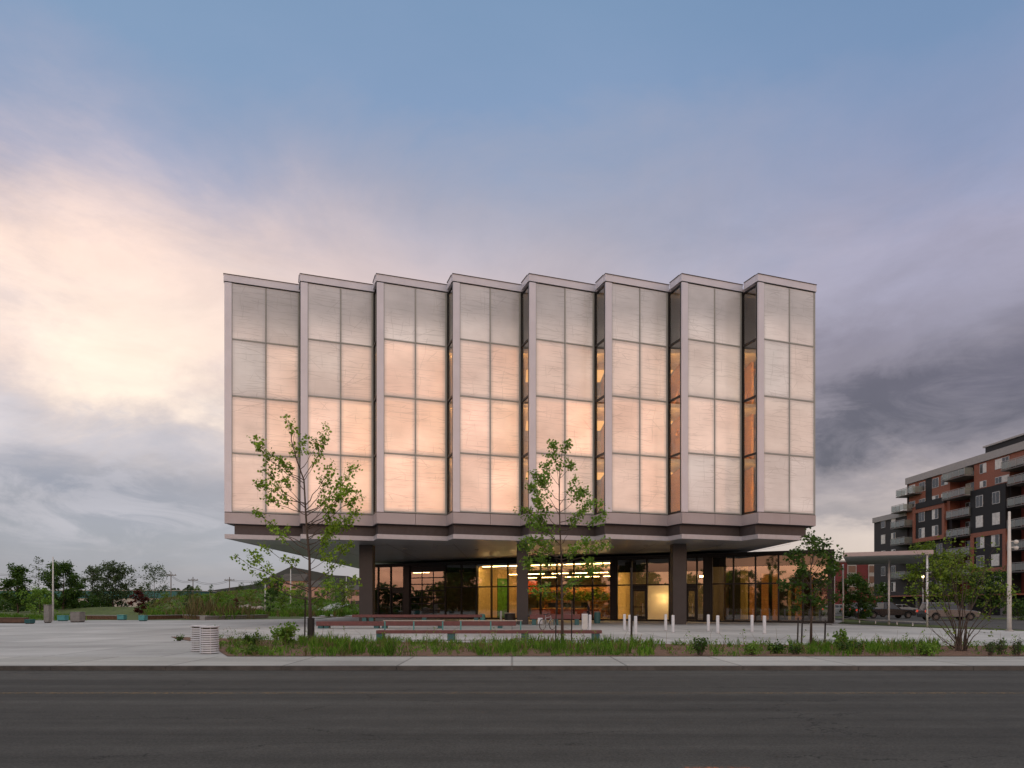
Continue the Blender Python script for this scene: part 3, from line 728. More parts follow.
# rooms behind the facade
inn = MB()
for z in ROWS[1:4]: inn.box(BX0+.3, BX1-.3, 50.6, 62, z-.28, z+.02)
inn.build('room_floor', M['ceil'], B)
inn = MB().box(BX0+.3, BX1-.3, 61.0, 61.2, 7.5, 24.2); inn.build('room_wall', M['inwall'], B)
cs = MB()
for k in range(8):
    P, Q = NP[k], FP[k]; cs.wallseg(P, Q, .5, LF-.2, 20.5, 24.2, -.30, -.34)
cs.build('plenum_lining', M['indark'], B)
for k in range(7):
    xx = NP[k+1][0]
    part = MB().box(xx+.9, xx+1.05, 52.2, 58, 7.5, 20.1); part.build('partition', M['wood'], B)
    br = MB(); br.tube([(xx+.6, 52.4, 12.6 + (k % 3)), (xx+2.2, 54.8, 15.9 + (k % 2))], .09, 6); br.tube([(xx+.5, 53, 17), (xx+1.6, 53.4, 20)], .1, 6); br.build('steel_brace', M['wood'], B)
    for r in range(3):
        wl = MB().box(xx-.66, xx-.60, 50.45, 50.55, ROWS[r]+.3, ROWS[r+1]-.6); wl.build('hidden_fill_light', M['fill_lamp'], B)  # added strip, hidden behind the panel to brighten the partition
        lm = MB().box(xx-.1, xx+.7, 54.0, 56.8, ROWS[r+1]-.42, ROWS[r+1]-.36); lm.build('ceiling_light', M['lamp2'], B)
# soffit downlights
for (xx, yy) in ((-15, 55), (-9, 57), (-6, 53.5), (-3, 58), (3.2, 55), (7.2, 56), (10.5, 53.5), (16.5, 54.5)):
    mb = MB(); mb.lathe([(.001, 0), (.16, 0), (.19, .03), (.19, .06)], (xx, yy, 6.13), 14); mb.build('downlight', M['galv'], B)
# columns
for px, wd, yy in ((366, 1.05, 53.5), (522.5, .88, 52.5), (679.6, 1.05, 52.5)):
    xx = X_(px, yy); mb = MB(); mb.box(xx-wd/2, xx+wd/2, yy-wd/2+.45, yy+wd/2+.45, 0, 6.2); mb.build('column', M['column'], B, bevel=.03)
# ground floor curtain wall
GB = Vector((25.8, 55.0)); GU = Vector((-.885, .465)).normalized()
GP = Vector((.465, .885)).normalized()
def tpx(px):
    k = (px-512)/F; return (GB.x - GB.y*k)/(-GU.x + GU.y*k)
def gpt(tt, d=0.0): p = GB + GU*tt + GP*d; return (p.x, p.y)
TL = tpx(372)
GA = gpt(TL)      # left end; wall runs GA -> GB, outward = right of that direction
def gseg(mb, t0, t1, z0, z1, o0, o1):
    """t measured from GB leftwards; o>0 = inwards"""
    a, b = gpt(t1, o0), gpt(t0, o0); c, d = gpt(t0, o1), gpt(t1, o1); mb.prism([a, b, c, d], z0, z1)
HEAD, TRANS = 5.62, 3.30
GR = Vector((.405, .914))
def gplate(name, m, z0, z1, tl, tr, o0, dep):
    br = GB + GU*tr + GR*dep
    MB().prism([gpt(tl, o0), gpt(tr, o0), (br.x, br.y), gpt(tl, dep)], z0, z1).build(name, m, B)
gplate('ground_roof', M['frame'], 5.74, 5.98, TL+.2, -.15, -.12, 24)
mb = MB(); gseg(mb, -.1, TL+.1, HEAD, 5.735, -.03, .25); mb.build('head_frame', M['frame'], B)
mb = MB(); gseg(mb, -.1, TL+.1, 0.01, .16, -.03, .2); mb.build('sill_frame', M['frame'], B)
gplate('interior_floor', M['infloor'], .012, .05, TL+.15, -.1, .25, 23.8)
gplate('interior_ceiling', M['ceil'], 5.45, 5.5, TL, -.02, .3, 23.8)
mb = MB(); gseg(mb, 3, TL, .06, 5.44, 23, 23.2); mb.build('interior_wall', M['inwall'], B)
MB().prism([gpt(-.12, .31), gpt(.0, .31), tuple(GB+GR*23.2), tuple(GB-GU*.12+GR*23.2)], .06, 5.735).build('end_wall', M['pier'], B)
mb = MB(); gseg(mb, TL, TL+.15, .17, 5.60, .25, 23); mb.build('end_wall', M['pier'], B)
# partitions: dark rooms left and right, bright hall in the middle
mb = MB(); gseg(mb, tpx(477)+.05, tpx(477)+.2, .06, 5.44, .4, 11); mb.build('interior_wall', M['inwall'], B)
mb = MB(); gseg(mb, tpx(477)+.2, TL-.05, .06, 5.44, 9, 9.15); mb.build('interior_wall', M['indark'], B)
mb = MB(); gseg(mb, tpx(613), tpx(613)+.15, .06, 5.44, .4, 12); mb.build('interior_wall', M['inwall'], B)
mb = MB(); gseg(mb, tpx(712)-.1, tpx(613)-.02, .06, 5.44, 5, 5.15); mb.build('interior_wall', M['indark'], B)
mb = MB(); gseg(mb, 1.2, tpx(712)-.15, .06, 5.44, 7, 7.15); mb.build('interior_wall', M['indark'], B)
rc = random.Random(4); tt_ = 1.4
while tt_ < tpx(712)-.8:
    wd_ = rc.uniform(.15, .7); cu = MB(); gseg(cu, tt_, tt_+wd_, .1, rc.choice((3.2, 4.4, 5.2)), 6.4+rc.random()*.3, 6.75); cu.build('curtain', M[rc.choice(('curtain_y', 'curtain_y', 'wood', 'curtain_g'))], B); tt_ += wd_ + rc.uniform(.1, .9)
PXS = [373.5, 378.5, 391, 404, 410.5, 445.5, 461.5, 476.5, 491.5, 508, 524, 540.6, 557, 574, 592.5, 611, 617, 631.5, 647, 669.5, 686, 697, 704, 712, 733.5, 755.5, 778.5, 803, 828.5, 833]
PIER = {(404, 410.5), (611, 617), (704, 712), (828.5, 833)}
DOORS = {(391, 404), (631.5, 647), (686, 697)}
for a, b in zip(PXS[:-1], PXS[1:]):
    t1, t0 = tpx(a), tpx(b)
    mu = MB(); gseg(mu, t1-.06, t1+.06, .16, HEAD, -.10, .14); mu.build('window_mullion', M['frame'], B)
    if (a, b) in PIER:
        mb = MB(); gseg(mb, t0+.06, t1-.06, .16, HEAD, -.16, .3); mb.build('pier', M['pier'], B); continue
    t0 += .065; t1 -= .065
    if (a, b) == (410.5, 445.5):   # roll-up glazed door: 3 columns x 6 rows
        rd = MB(); gseg(rd, t0, t1, 5.1, 5.6, -.05, .05)
        cw = (t1-t0)/3
        zs = [.2 + i*(5.05-.2)/7 for i in range(8)]
        for i in range(4): gseg(rd, t0+i*cw-.045 if i else t0, t0+i*cw+.045 if i < 3 else t1, .17, 5.09, -.04, .04)
        for z in zs: gseg(rd, t0+.05, t1-.05, z-.05, z+.05, -.035, .035)
        r_o = rd.build('rollup_door', M['frame'], B)
        for i in range(3):
            for j in range(7):
                pn = MB(); gseg(pn, t0+i*cw+.05, t0+(i+1)*cw-.05, zs[j]+.055, zs[j+1]-.055, -.01, .01); pn.build('window_pane', M['shop' if j > 2 else 'shoplow'], B)
        continue
    tm = MB(); gseg(tm, t0, t1, TRANS-.06, TRANS+.06, -.06, .1); tm.build('transom', M['frame'], B)
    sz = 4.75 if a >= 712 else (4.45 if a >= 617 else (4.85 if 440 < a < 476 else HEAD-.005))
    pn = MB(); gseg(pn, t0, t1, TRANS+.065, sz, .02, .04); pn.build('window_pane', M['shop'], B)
    if sz < 5.5: pn = MB(); gseg(pn, t0, t1, sz+.01, HEAD-.005, .02, .04); pn.build('soffit_refl_pane', M['soffit_refl'], B)  # dark band standing in for the soffit mirrored in the glass
    if (a, b) in DOORS:
        d = MB()
        gseg(d, t0, t0+.14, .17, 2.9, 0, .1); gseg(d, t1-.14, t1, .17, 2.9, 0, .1)
        gseg(d, t0+.145, t1-.145, 2.72, 2.9, 0, .1); gseg(d, t0+.145, t1-.145, .17, .45, 0, .1); gseg(d, t0+.145, t1-.145, 1.25, 1.33, .005, .09)
        gseg(d, t0, t1, 2.905, TRANS-.065, -.02, .1)
        do = d.build('door', M['frame'], B)
        h = MB(); pa = gpt(t0+.3, -.1); h.tube([(pa[0], pa[1], .8), (pa[0], pa[1], 1.6)], .02, 6); ho = h.build('handle', M['galv'], do); 
        pn = MB(); gseg(pn, t0+.145, t1-.145, .455, 1.245, .03, .05); gseg(pn, t0+.145, t1-.145, 1.335, 2.715, .03, .05); pn.build('pane', M['shoplow'], do)
    else:
        pn = MB(); gseg(pn, t0, t1, .165, TRANS-.065, .02, .04)
        pn.build('window_pane', M['frost'] if (a, b) in ((647, 669.5),) else M['shoplow'], B)
# lamps inside; the front hall strip is added fill
def lampbar(t0, t1, d, z, m='lamp', th=.06, w_=.1):
    mb = MB(); gseg(mb, t0, t1, z, z+th, d, d+w_); return mb.build('ceiling_light', M[m], B)
lampbar(tpx(609), tpx(480), .45, 5.38, 'lamp_soft', .04, .5)  # added fill strip behind the head frame, brightens the hall
for d, z_ in ((5.5, 4.75), (9, 4.5)):
    for a, b in ((482, 498), (504, 521), (529, 546), (551, 566), (571, 588), (592, 606)): lampbar(tpx(b), tpx(a), d, z_, 'lamp', .04, .10)
sx_, sy_ = gpt(tpx(663), .7); MB().lathe([(.001,-.22),(.16,-.16),(.22,0),(.16,.16),(.001,.22)], (sx_, sy_, 2.0), 14).build('lamp', M['spot'], B)
lampbar(tpx(645), tpx(634), 2.2, 5.36, 'lamp', .05, .5)
lampbar(tpx(703), tpx(694), 2.2, 4.0, 'lamp', .14, .2)
for a, b in ((716, 730), (745, 760), (790, 800)): lampbar(tpx(b), tpx(a), 4.2, 5.3, 'lamp_wing', .05, .25)
lampbar(tpx(400), tpx(384), 5.5, 5.2, 'lamp_soft', .04, .12); lampbar(tpx(470), tpx(450), 5.5, 5.2, 'lamp_soft', .04, .12)

# hall contents (things of their own)
def at_t(px, d): tt = tpx(px); return gpt(tt, d)
GROT = math.atan2(-GU.y, -GU.x)    # x axis to the right along the wall
def bookshelf(label, px, d, wdt, hgt, m):
    x, y = at_t(px, d); r = thing('bookshelf', label, 'bookshelf', (x, y, .05), GROT, 'lit shelves at the back of the hall')
    f = MB(); f.box(-wdt/2, -wdt/2+.06, 0, .4, 0, hgt); f.box(wdt/2-.06, wdt/2, 0, .4, 0, hgt)
    n = int(hgt/.5)
    for i in range(n+1): f.box(-wdt/2+.065, wdt/2-.065, 0, .4, i*(hgt-.05)/n, i*(hgt-.05)/n+.05)
    f.build('frame', M['wood'], r)
    rn = random.Random(px); b = MB()
    for i in range(n):
        x = -wdt/2+.1
        while x < wdt/2-.2:
            wv = rn.uniform(.1, .35); b.box(x, x+wv, .08, .3, i*(hgt-.05)/n+.06, i*(hgt-.05)/n+.06+rn.uniform(.22, .4)); x += wv+.02+(rn.random() < .2)*.2
    b.build('book_row', M['book1'], r)
bookshelf('tall wooden bookshelf at the left end of the lit hall', 500, 14, 3.2, 3.4, 0)
bookshelf('tall wooden bookshelf behind the second tree trunk in the lit hall', 548, 15, 3.4, 3.0, 0)
bookshelf('wooden bookshelf near the right end of the lit hall', 586, 11, 2.6, 2.6, 0)
x, y = at_t(540, 10.5); gw = thing('partition_screen', 'long green planted wall panel above the reception desk', 'wall panel', (x, y, .05), GROT)
MB().box(-5.4, 3.4, 0, .12, 1.9, 3.35).build('panel', M['wood'], gw); MB().box(-5.4, -5.3, .02, .1, 0, 1.9).box(3.3, 3.4, .02, .1, 0, 1.9).build('post', M['frame'], gw)
rn = random.Random(3); gl = []
for i in range(1500):
    xx = rn.uniform(-5.3, 3.3); k = .5+.5*math.sin(xx*2.3)*math.cos(xx*.9+1)
    gl.append(Vector((xx, -.12-.15*rn.random(), 1.95 + (.6+.8*k)*rn.random())))
leaves('foliage', M['leafB'], gw, gl, .22, SH_OVAL, 4)
x, y = at_t(505, 6.5); rw = thing('banner', 'red wall banner hanging left of the first lit bay', 'banner', (x, y, .05), GROT)
MB().box(-.9, .5, 0, .05, 2.6, 4.0).build('cloth', M['redwall'], rw); MB().tube([(-1, 0.02, 4.03), (.6, .02, 4.03)], .03, 6).build('pole', M['frame'], rw)
x, y = at_t(486, 3.0); gp = thing('partition_screen', 'narrow green curtain panel beside the orange wall', 'wall panel', (x, y, .05), GROT)
MB().box(-.3, 1.0, 0, .1, .05, 4.2).build('panel', M['green'], gp); MB().tube([(-.35, .05, 0), (-.35, .05, 4.3)], .03, 6).build('post', M['frame'], gp)
x, y = at_t(554, 3.4); dk = thing('reception_desk', 'long wooden reception desk in the lit hall', 'desk', (x, y, .05), GROT)
MB().box(-4.2, 3.4, 0, .7, .98, 1.05).build('desktop', M['wood'], dk, .01); MB().box(-4.1, 3.3, .05, .1, 0, .975).build('front_panel', M['brick_dark'], dk)
MB().box(-4.1, -4.0, .12, .65, 0, .975).box(3.2, 3.3, .12, .65, 0, .975).build('side_panel', M['wood'], dk)
def monitor(px, lab):
    x, y = at_t(px, 3.7); r = thing('monitor', lab, 'monitor', (x, y, 1.102), GROT+.1, 'monitors on the reception desk')
    MB().box(-.42, .42, 0, .04, .12, .6).build('screen', M['screen'], r, .01); MB().box(-.12, .12, -.05, .12, 0, .02).tube([(0, .03, .01), (0, .03, .2)], .02, 6).build('stand', M['black'], r)
monitor(536.5, 'black monitor on the reception desk, left of the seated person')
monitor(552, 'black monitor on the reception desk, between the seated person and the tree trunk')
monitor(571, 'black monitor on the reception desk, right of the tree trunk')

# people
def skinned(name, verts, edges, radii, m, parent, root=0):
    me = bpy.data.meshes.new(name); me.from_pydata([tuple(v) for v in verts], edges, []); me.materials.append(m)
    o = bpy.data.objects.new(name, me); COL.objects.link(o); attach(o, parent) if parent else None
    md = o.modifiers.new('skin', 'SKIN'); md.use_smooth_shade = True
    for i, r in enumerate(radii):
        me.skin_vertices[0].data[i].radius = (r, r*.8) if isinstance(r, (int, float)) else r
    me.skin_vertices[0].data[root].use_root = True
    sb = o.modifiers.new('sub', 'SUBSURF'); sb.levels = 1; sb.render_levels = 2
    return o
def person(label, loc, rz, top, trouser, hair, seated=False):
    p = thing('person', label, 'person', loc, rz)
    if seated:
        J = dict(pel=(0,0,.52), wst=(0,.02,.72), chs=(0,-.02,.98), nck=(0,-.03,1.12), hd0=(0,-.04,1.2), hd1=(0,-.05,1.33),
            shL=(-.17,-.02,1.06), elL=(-.24,-.12,.82), wrL=(-.16,-.36,.84), shR=(.17,-.02,1.06), elR=(.24,-.12,.82), wrR=(.14,-.36,.84),
            hpL=(-.09,0,.5), knL=(-.13,-.42,.5), anL=(-.13,-.42,.09), toL=(-.13,-.57,.04), hpR=(.09,0,.5), knR=(.13,-.42,.5), anR=(.13,-.40,.09), toR=(.13,-.55,.04))
    else:
        J = dict(pel=(0,0,.92), wst=(0,.01,1.08), chs=(0,0,1.32), nck=(0,-.01,1.47), hd0=(0,-.02,1.54), hd1=(0,-.03,1.66),
            shL=(-.18,0,1.42), elL=(-.23,.02,1.13), wrL=(-.2,-.14,.93), shR=(.18,0,1.42), elR=(.23,.02,1.13), wrR=(.22,-.08,.88),
            hpL=(-.09,0,.9), knL=(-.10,-.06,.49), anL=(-.10,.02,.08), toL=(-.11,-.12,.035), hpR=(.09,0,.9), knR=(.10,.02,.49), anR=(.10,.16,.10), toR=(.11,.03,.035))
    rad_ = dict(pel=.13, wst=.115, chs=.14, nck=.055, hd0=.07, hd1=.085, shL=.06, elL=.043, wrL=.028, shR=.06, elR=.043, wrR=.028,
        hpL=.085, knL=.058, anL=.038, toL=.03, hpR=.085, knR=.058, anR=.038, toR=.03)
    ed = [('pel','wst'),('wst','chs'),('chs','nck'),('nck','hd0'),('hd0','hd1'),('chs','shL'),('shL','elL'),('elL','wrL'),('chs','shR'),('shR','elR'),('elR','wrR'),
          ('pel','hpL'),('hpL','knL'),('knL','anL'),('anL','toL'),('pel','hpR'),('hpR','knR'),('knR','anR'),('anR','toR')]
    for s, sx in (('L', -1), ('R', 1)):   # palm and five fingers
        wv = Vector(J['wr'+s]); el_ = Vector(J['el'+s]); d = (wv-el_).normalized()
        J['pm'+s] = tuple(wv + d*.07); rad_['pm'+s] = .026; ed.append(('wr'+s, 'pm'+s))
        for f in range(4):
            n_ = f'f{f}{s}'; J[n_] = tuple(wv + d*(.15+.008*(f % 3)) + Vector(((f-1.5)*.018, 0, -.01))); rad_[n_] = .008; ed.append(('pm'+s, n_))
        J['th'+s] = tuple(wv + d*.09 + Vector((-sx*.03, -.03, 0))); rad_['th'+s] = .009; ed.append(('wr'+s, 'th'+s))
    def sub(name, keys, grow, m):
        ks = list(keys); idx = {k: i for i, k in enumerate(ks)}
        return skinned(name, [J[k] for k in ks], [(idx[a], idx[b]) for a, b in ed if a in idx and b in idx], [rad_[k]+grow for k in ks], m, p)
    sub('body', J.keys(), 0, M['skin'])
    sub('jacket', ['pel','wst','chs','shL','elL','wrL','shR','elR','wrR'], .016, top)
    sub('trousers', ['pel','hpL','knL','anL','hpR','knR','anR'], .014, trouser)
    h = Vector(J['hd1']); mb = MB()
    mb.lathe([(.001,.135),(.05,.125),(.085,.085),(.098,.03),(.094,-.03),(.085,-.08)], (h.x, h.y+.02, h.z-.01), 14)
    mb.build('hair', hair, p, smooth=True)
    sh = MB()
    for s in 'LR':
        a, b = Vector(J['an'+s]), Vector(J['to'+s]); sh.box(a.x-.045, a.x+.045, b.y-.06, a.y+.06, max(0, a.z-.085), a.z-.02)
    sh.build('shoes', M['black'], p, .02)
    return p
px_, py_ = at_t(545.5, 4.6); person('person seated behind the reception desk in brown top', (px_, py_, .05), GROT, M['cloth_red'], M['cloth_dark'], M['hair_dark'], True)
ch = thing('chair', 'office chair of the person seated at the reception desk', 'chair', (px_, py_+.02, .05), GROT)
MB().box(-.22, .22, -.2, .24, .38, .43).build('seat', M['black'], ch, .02); MB().box(-.2, .2, .22, .26, .5, .95).build('backrest', M['black'], ch, .02)
MB().tube([(0,0,.02),(0,0,.38)], .03, 8).build('post', M['galv'], ch); MB().box(-.25,.25,-.03,.03,.0,.05).box(-.03,.03,-.25,.25,0.051,.09).build('base', M['black'], ch)
Yp = 57.0; person('person in dark clothing walking behind the white cabinet in front of the glazing', (X_(588.7, Yp), Yp, .01), rad(70), M['cloth_dark'], M['cloth_dark'], M['hair_blond'])

# ------------------------------------------------------------------ street furniture
def bench(label, x0, x1, Y, top, thick, dep, legs, backs=()):
    cx = (x0+x1)/2; r = thing('long_bench', label, 'bench', (cx, Y, 0.01), 0, 'long maroon benches on the plaza')
    s = MB(); n = 3; w_ = dep/n
    for i in range(n): s.box(x0-cx, x1-cx, i*w_+.006, (i+1)*w_-.006, top-thick, top)
    s.build('seat', M['maroon'], r, .01)
    for lx in legs:
        l = MB(); l.box(lx-cx-.16, lx-cx+.16, .06, dep-.06, 0, top-thick-.004); l.build('leg', M['teal'], r, .01)
    for (a, b) in backs:
        rl = MB(); rl.box(a-cx, b-cx, dep-.07, dep-.02, .84, .88); rl.build('back_rail', M['galv'], r, .005)
        k = int(round((b-a)/1.22))
        for i in range(k+1):
            xx = a-cx + .08 + i*(b-a-.16)/k
            p_ = MB(); p_.box(xx-.03, xx+.03, dep-.06, dep-.03, top+.002, .839); p_.build('back_post', M['teal_light'], r)
    return r
YA = 29.7
bench('longest maroon bench in front with two grey back rails on teal legs', X_(376, YA), X_(602, YA), YA, .45, .14, .55, [X_(p, YA+.1) for p in (380, 451, 525, 596)],
      [(X_(383, YA+.5), X_(444.5, YA+.5)), (X_(459, YA+.5), X_(522.5, YA+.5))])
YB = 44.0
bench('maroon bench in the middle, its left end beside the tall tree trunk', X_(316, YB), X_(516, YB), YB, .45, .28, .6, [X_(p, YB) for p in (320, 326, 376, 384, 440, 500)])
YC = 50.4
bench('slim dark maroon bench passing in front of the two left columns', X_(352, YC), X_(482, YC), YC, .78, .2, .5, [X_(p, YC) for p in (364, 371, 424, 476)])
YD = 51.0
bench('short dark maroon bench behind the bicycle', X_(530, YD), X_(580, YD), YD, .78, .34, .4, [X_(p, YD) for p in (534, 556, 577)])
# bollards
def mk_bollard(lab):
    r = thing('bollard', lab, 'bollard', group='white bollards on the plaza')
    MB().lathe([(.085, 0), (.085, .93), (.078, .955), (.05, .965), (.001, .968)], (0,0,.01), 16).build('post', M['white'], r, smooth=True)
    MB().lathe([(.12, 0), (.12, .015), (.087, .02)], (0,0,.008), 16).build('base_plate', M['galv'], r)
    return r
BL = [(624.5, 630.2, 'white bollard on the left of the trio beside the thin black post'), (629.7, 631.9, 'white bollard in the middle of the trio, partly behind the thin black post'), (635.6, 634.8, 'white bollard nearest the street, just right of the thin black post'),
      (665.7, 630.5, 'white bollard left of the third column, the farther one of its pair'), (673, 632.5, 'white bollard standing in front of the third column'),
      (708.3, 631.2, 'white bollard in front of the dark pier right of the entrance door'), (717.7, 633.3, 'white bollard at the left end of the right glass wall, nearer the street'),
      (752, 632.2, 'white bollard before the right glass wall, the farther of its pair'), (764.4, 633.9, 'rightmost white bollard before the right glass wall'),
      (590, 631.3, 'white bollard touching the white cabinet'), (501, 622.5, 'short white bollard behind the back rail, beside the black planter')]
b0 = None
for px, py, lab in BL:
    Y = YG(py); loc = (X_(px, Y), Y, 0)
    if b0 is None: b0 = mk_bollard(lab); b0.location = loc
    else: dup(b0, loc, 0, lab)
Y = 40.6; cb = thing('utility_cabinet', 'narrow white utility cabinet left of a bollard before the lit hall', 'cabinet', (X_(585, Y), Y, .005))
MB().box(-.17, .17, 0, .3, .05, 1.0).build('body', M['white'], cb, .015); MB().box(-.15, .15, .02, .28, 0, .05).build('plinth', M['grey'], cb); MB().box(-.14, .14, -.012, -.002, .1, .95).build('door', M['cream'], cb)
def mk_bin(name, lab, px, py, r_, h, m, cat):
    Y = YG(py); q = thing(name, lab, cat, (X_(px, Y), Y, .005))
    MB().lathe([(r_*.92, .0), (r_, .05), (r_, h-.04), (r_*.94, h), (r_*.7, h), (r_*.68, h-.25)], (0,0,0), 20).build('body', m, q, smooth=False)
    MB().lathe([(r_*.7, h+.01), (r_*.7, h+.05), (r_*1.0, h+.05), (r_*1.0, h+.01)], (0,0,0), 20).build('rim', M['galv'], q); return q
mk_bin('litter_bin', 'dark teal litter bin right of the walking person', 597.3, 623.4, .26, .9, M['teal'], 'bin')
mk_bin('litter_bin', 'teal litter bin between the back rail and the lit glazing', 482.6, 623.0, .22, .72, M['teal_light'], 'bin')
mk_bin('planter', 'round black planter left of the middle column', 510, 622.8, .45, .78, M['black'], 'planter')
# slatted round bins by the sidewalk
def slat_bin(lab, px, py):
    Y = YG(py); q = thing('slatted_bin', lab, 'bin', (X_(px, Y), Y, .01), 0, 'white slatted bins by the sidewalk')
    r_, h = .29, .90
    MB().lathe([(r_*.86, 0), (r_*.86, h-.03)], (0,0,0), 28).build('liner', M['indark'], q)
    s = MB(); nz = 11
    for i in range(nz):
        z = .02 + i*(h-.1)/nz; s.lathe([(r_, z), (r_, z+.048), (r_*.93, z+.048), (r_*.93, z), (r_, z)], (0,0,0), 28)
    s.build('slats', M['white'], q)
    MB().lathe([(r_*.4, h-.1), (r_*.4, h-.01), (r_*1.04, h-.01), (r_*1.04, h-.05), (r_*.95, h-.06)], (0,0,0), 28).build('lid', M['white'], q)
    p = MB()
    for k in range(6):
        g = k*math.pi/3; p.box(math.cos(g)*r_*.9-.012, math.cos(g)*r_*.9+.012, math.sin(g)*r_*.9-.012, math.sin(g)*r_*.9+.012, 0, h-.06)
    p.build('upright', M['galv'], q)
slat_bin('white slatted round bin by the sidewalk, the left one set slightly back', 200, 651.6)
slat_bin('white slatted round bin by the sidewalk, the right one in front', 209.5, 653.6)
# thin black post, lamp posts
Y = 28.6; q = thing('black_post', 'tall thin black post standing in the planting bed before the entrance', 'post', (X_(631.5, Y), Y, 0))
MB().tube([(0,0,0),(0,0,3.05)], [.045, .04], 8).build('pole', M['stake'], q); MB().lathe([(.09,0),(.09,.04),(.046,.05)], (0,0,.02), 10).build('base', M['stake'], q); MB().lathe([(.041,0),(.055,.01),(.05,.06),(.001,.07)], (0,0,3.05), 10).build('cap', M['stake'], q)
def lamp_post(lab, px, py, h, r_, heads=1, m='cream', lit=False, grp=None):
    Y = YG(py); q = thing('lamp_post', lab, 'lamp post', (X_(px, Y), Y, 0), 0, grp)
    MB().tube([(0,0,0),(0,0,h*.5),(0,0,h)], [r_*1.15, r_, r_*.6], 10).build('pole', M[m], q, smooth=True)
    MB().lathe([(r_*2, 0), (r_*2, .04), (r_*1.3, .08)], (0,0,.01), 12).build('base', M['galv'], q)
    if heads == 2:
        for z, s in ((h*.75, 1), (h*.70, 1)):
            k = MB(); k.tube([(0,0,z), (s*.35,0,z+.02)], .03, 6); k.lathe([(.001,.1),(.11,.06),(.13,-.06),(.06,-.14),(.001,-.15)], (s*.4, 0, z+.0), 12); k.build('spotlight', M[m], q)
    elif heads == 1:
        k = MB(); k.tube([(0,0,h-.02),(.5,0,h+.06)], .03, 6); k.box(.35, .95, -.1, .1, h+.06, h+.13); k.build('lamp_arm', M[m], q)
    if lit: MB().lathe([(.001,.16),(.12,.1),(.16,0),(.1,-.12),(.001,-.15)], (0,0,h+.1), 12).build('globe', M['bulb'], q)
    return q
lamp_post('tall pale lamp post with two spotlights right of the multi-stemmed tree', 1009.3, 631.2, 7.0, .11, 2)
lamp_post('pale lamp post with a lit globe behind the canopy', 923, 616, 4.9, .08, 0, lit=True)
gl_ = 'slender pale poles in the park'
lamp_post('pale pole rising between the two dense trees on the far left', 53, 621.0, 5.9, .075, 0, grp=gl_)
lamp_post('slender pale pole where the path meets the grassy mound', 265.2, 614.8, 4.3, .09, 0, grp=gl_)
lamp_post('tall pale pole in front of the dark far hill', 290.7, 613.2, 7.1, .10, 0, grp=gl_)
lamp_post('slender pale pole just left of the first column', 346.3, 612.4, 6.3, .09, 0, grp=gl_)
lamp_post('thin pale pole hidden beside the tall tree trunk', 308.5, 613, 3.6, .08, 0, grp=gl_)
# left plaza furniture
def block(name, lab, cat, px0, px1, py0, py1, m, dep=.6, grp=None, capm=None):
    Y = YG(py1); x0, x1 = X_(px0, Y), X_(px1, Y); h = Z_(py0, Y); q = thing(name, lab, cat, ((x0+x1)/2, Y, .005), 0, grp); w2 = (x1-x0)/2
    MB().box(-w2, w2, 0, dep, .06, h-.05).build('body', m, q, .02); MB().box(-w2-.02, w2+.02, -.02, dep+.02, h-.049, h).build('top', capm or m, q, .01)
    MB().box(-w2+.05, w2-.05, .05, dep-.05, 0, .06).build('plinth', M['indark'], q); return q
gt = 'turquoise box stools at the plaza edge'
block('box_stool', 'turquoise box stool right of the grey pillar', 'stool', 57, 64.5, 615.4, 621.2, M['teal_light'], .6, gt)
block('box_stool', 'turquoise box stool, left of the two at the low wall', 'stool', 117, 123.5, 614.8, 620.3, M['teal_light'], .6, gt)
block('box_stool', 'turquoise box stool right of the small red tree trunk', 'stool', 138.3, 144.3, 615.3, 621.2, M['teal_light'], .6, gt)
block('grey_bin', 'square light grey concrete bin on the plaza edge', 'bin', 70, 79.5, 612.0, 622.3, M['grey'], .8)
block('pillar', 'grey concrete pillar beside the pale pole', 'pillar', 43.6, 48.6, 604.8, 623.0, M['grey'], .45)
block('park_bench', 'brown timber bench on the far left with a teal end', 'bench', -12, 24, 617.6, 623.4, M['timber'], .6)
block('box_stool', 'dark teal box stool at the end of the brown timber bench', 'stool', 24.3, 30, 619.4, 624.0, M['teal'], .6, gt)
# low retaining walls
def lowwall(lab, pts, h, th, m):
    q = thing('low_wall', lab, 'low wall', (pts[0][0], pts[0][1], 0), world=True)
    a = MB(); c = MB()
    for p, r in zip(pts[:-1], pts[1:]):
        L = math.dist(p, r); a.wallseg(p, r, 0, L, 0, h-.08, 0, -th); c.wallseg(p, r, 0, L, h-.078, h, .03, -th-.03)
    a.build('wall', m, q); c.build('coping', M['grey'], q)
def gp_(px, py): Y = YG(py); return (X_(px, Y), Y)
lowwall('low concrete seat wall behind the turquoise stools', [gp_(84, 619.2), gp_(117, 619.5)], .42, .5, M['soil'])
lowwall('low dark seat wall between red tree and grass mound', [gp_(145, 619.6), gp_(182, 618.6), gp_(205, 620.0)], .42, .5, M['soil'])
lowwall('low wall with pale coping under the mound', [gp_(205, 620.2), gp_(268, 618.0)], .38, .6, M['grey'])
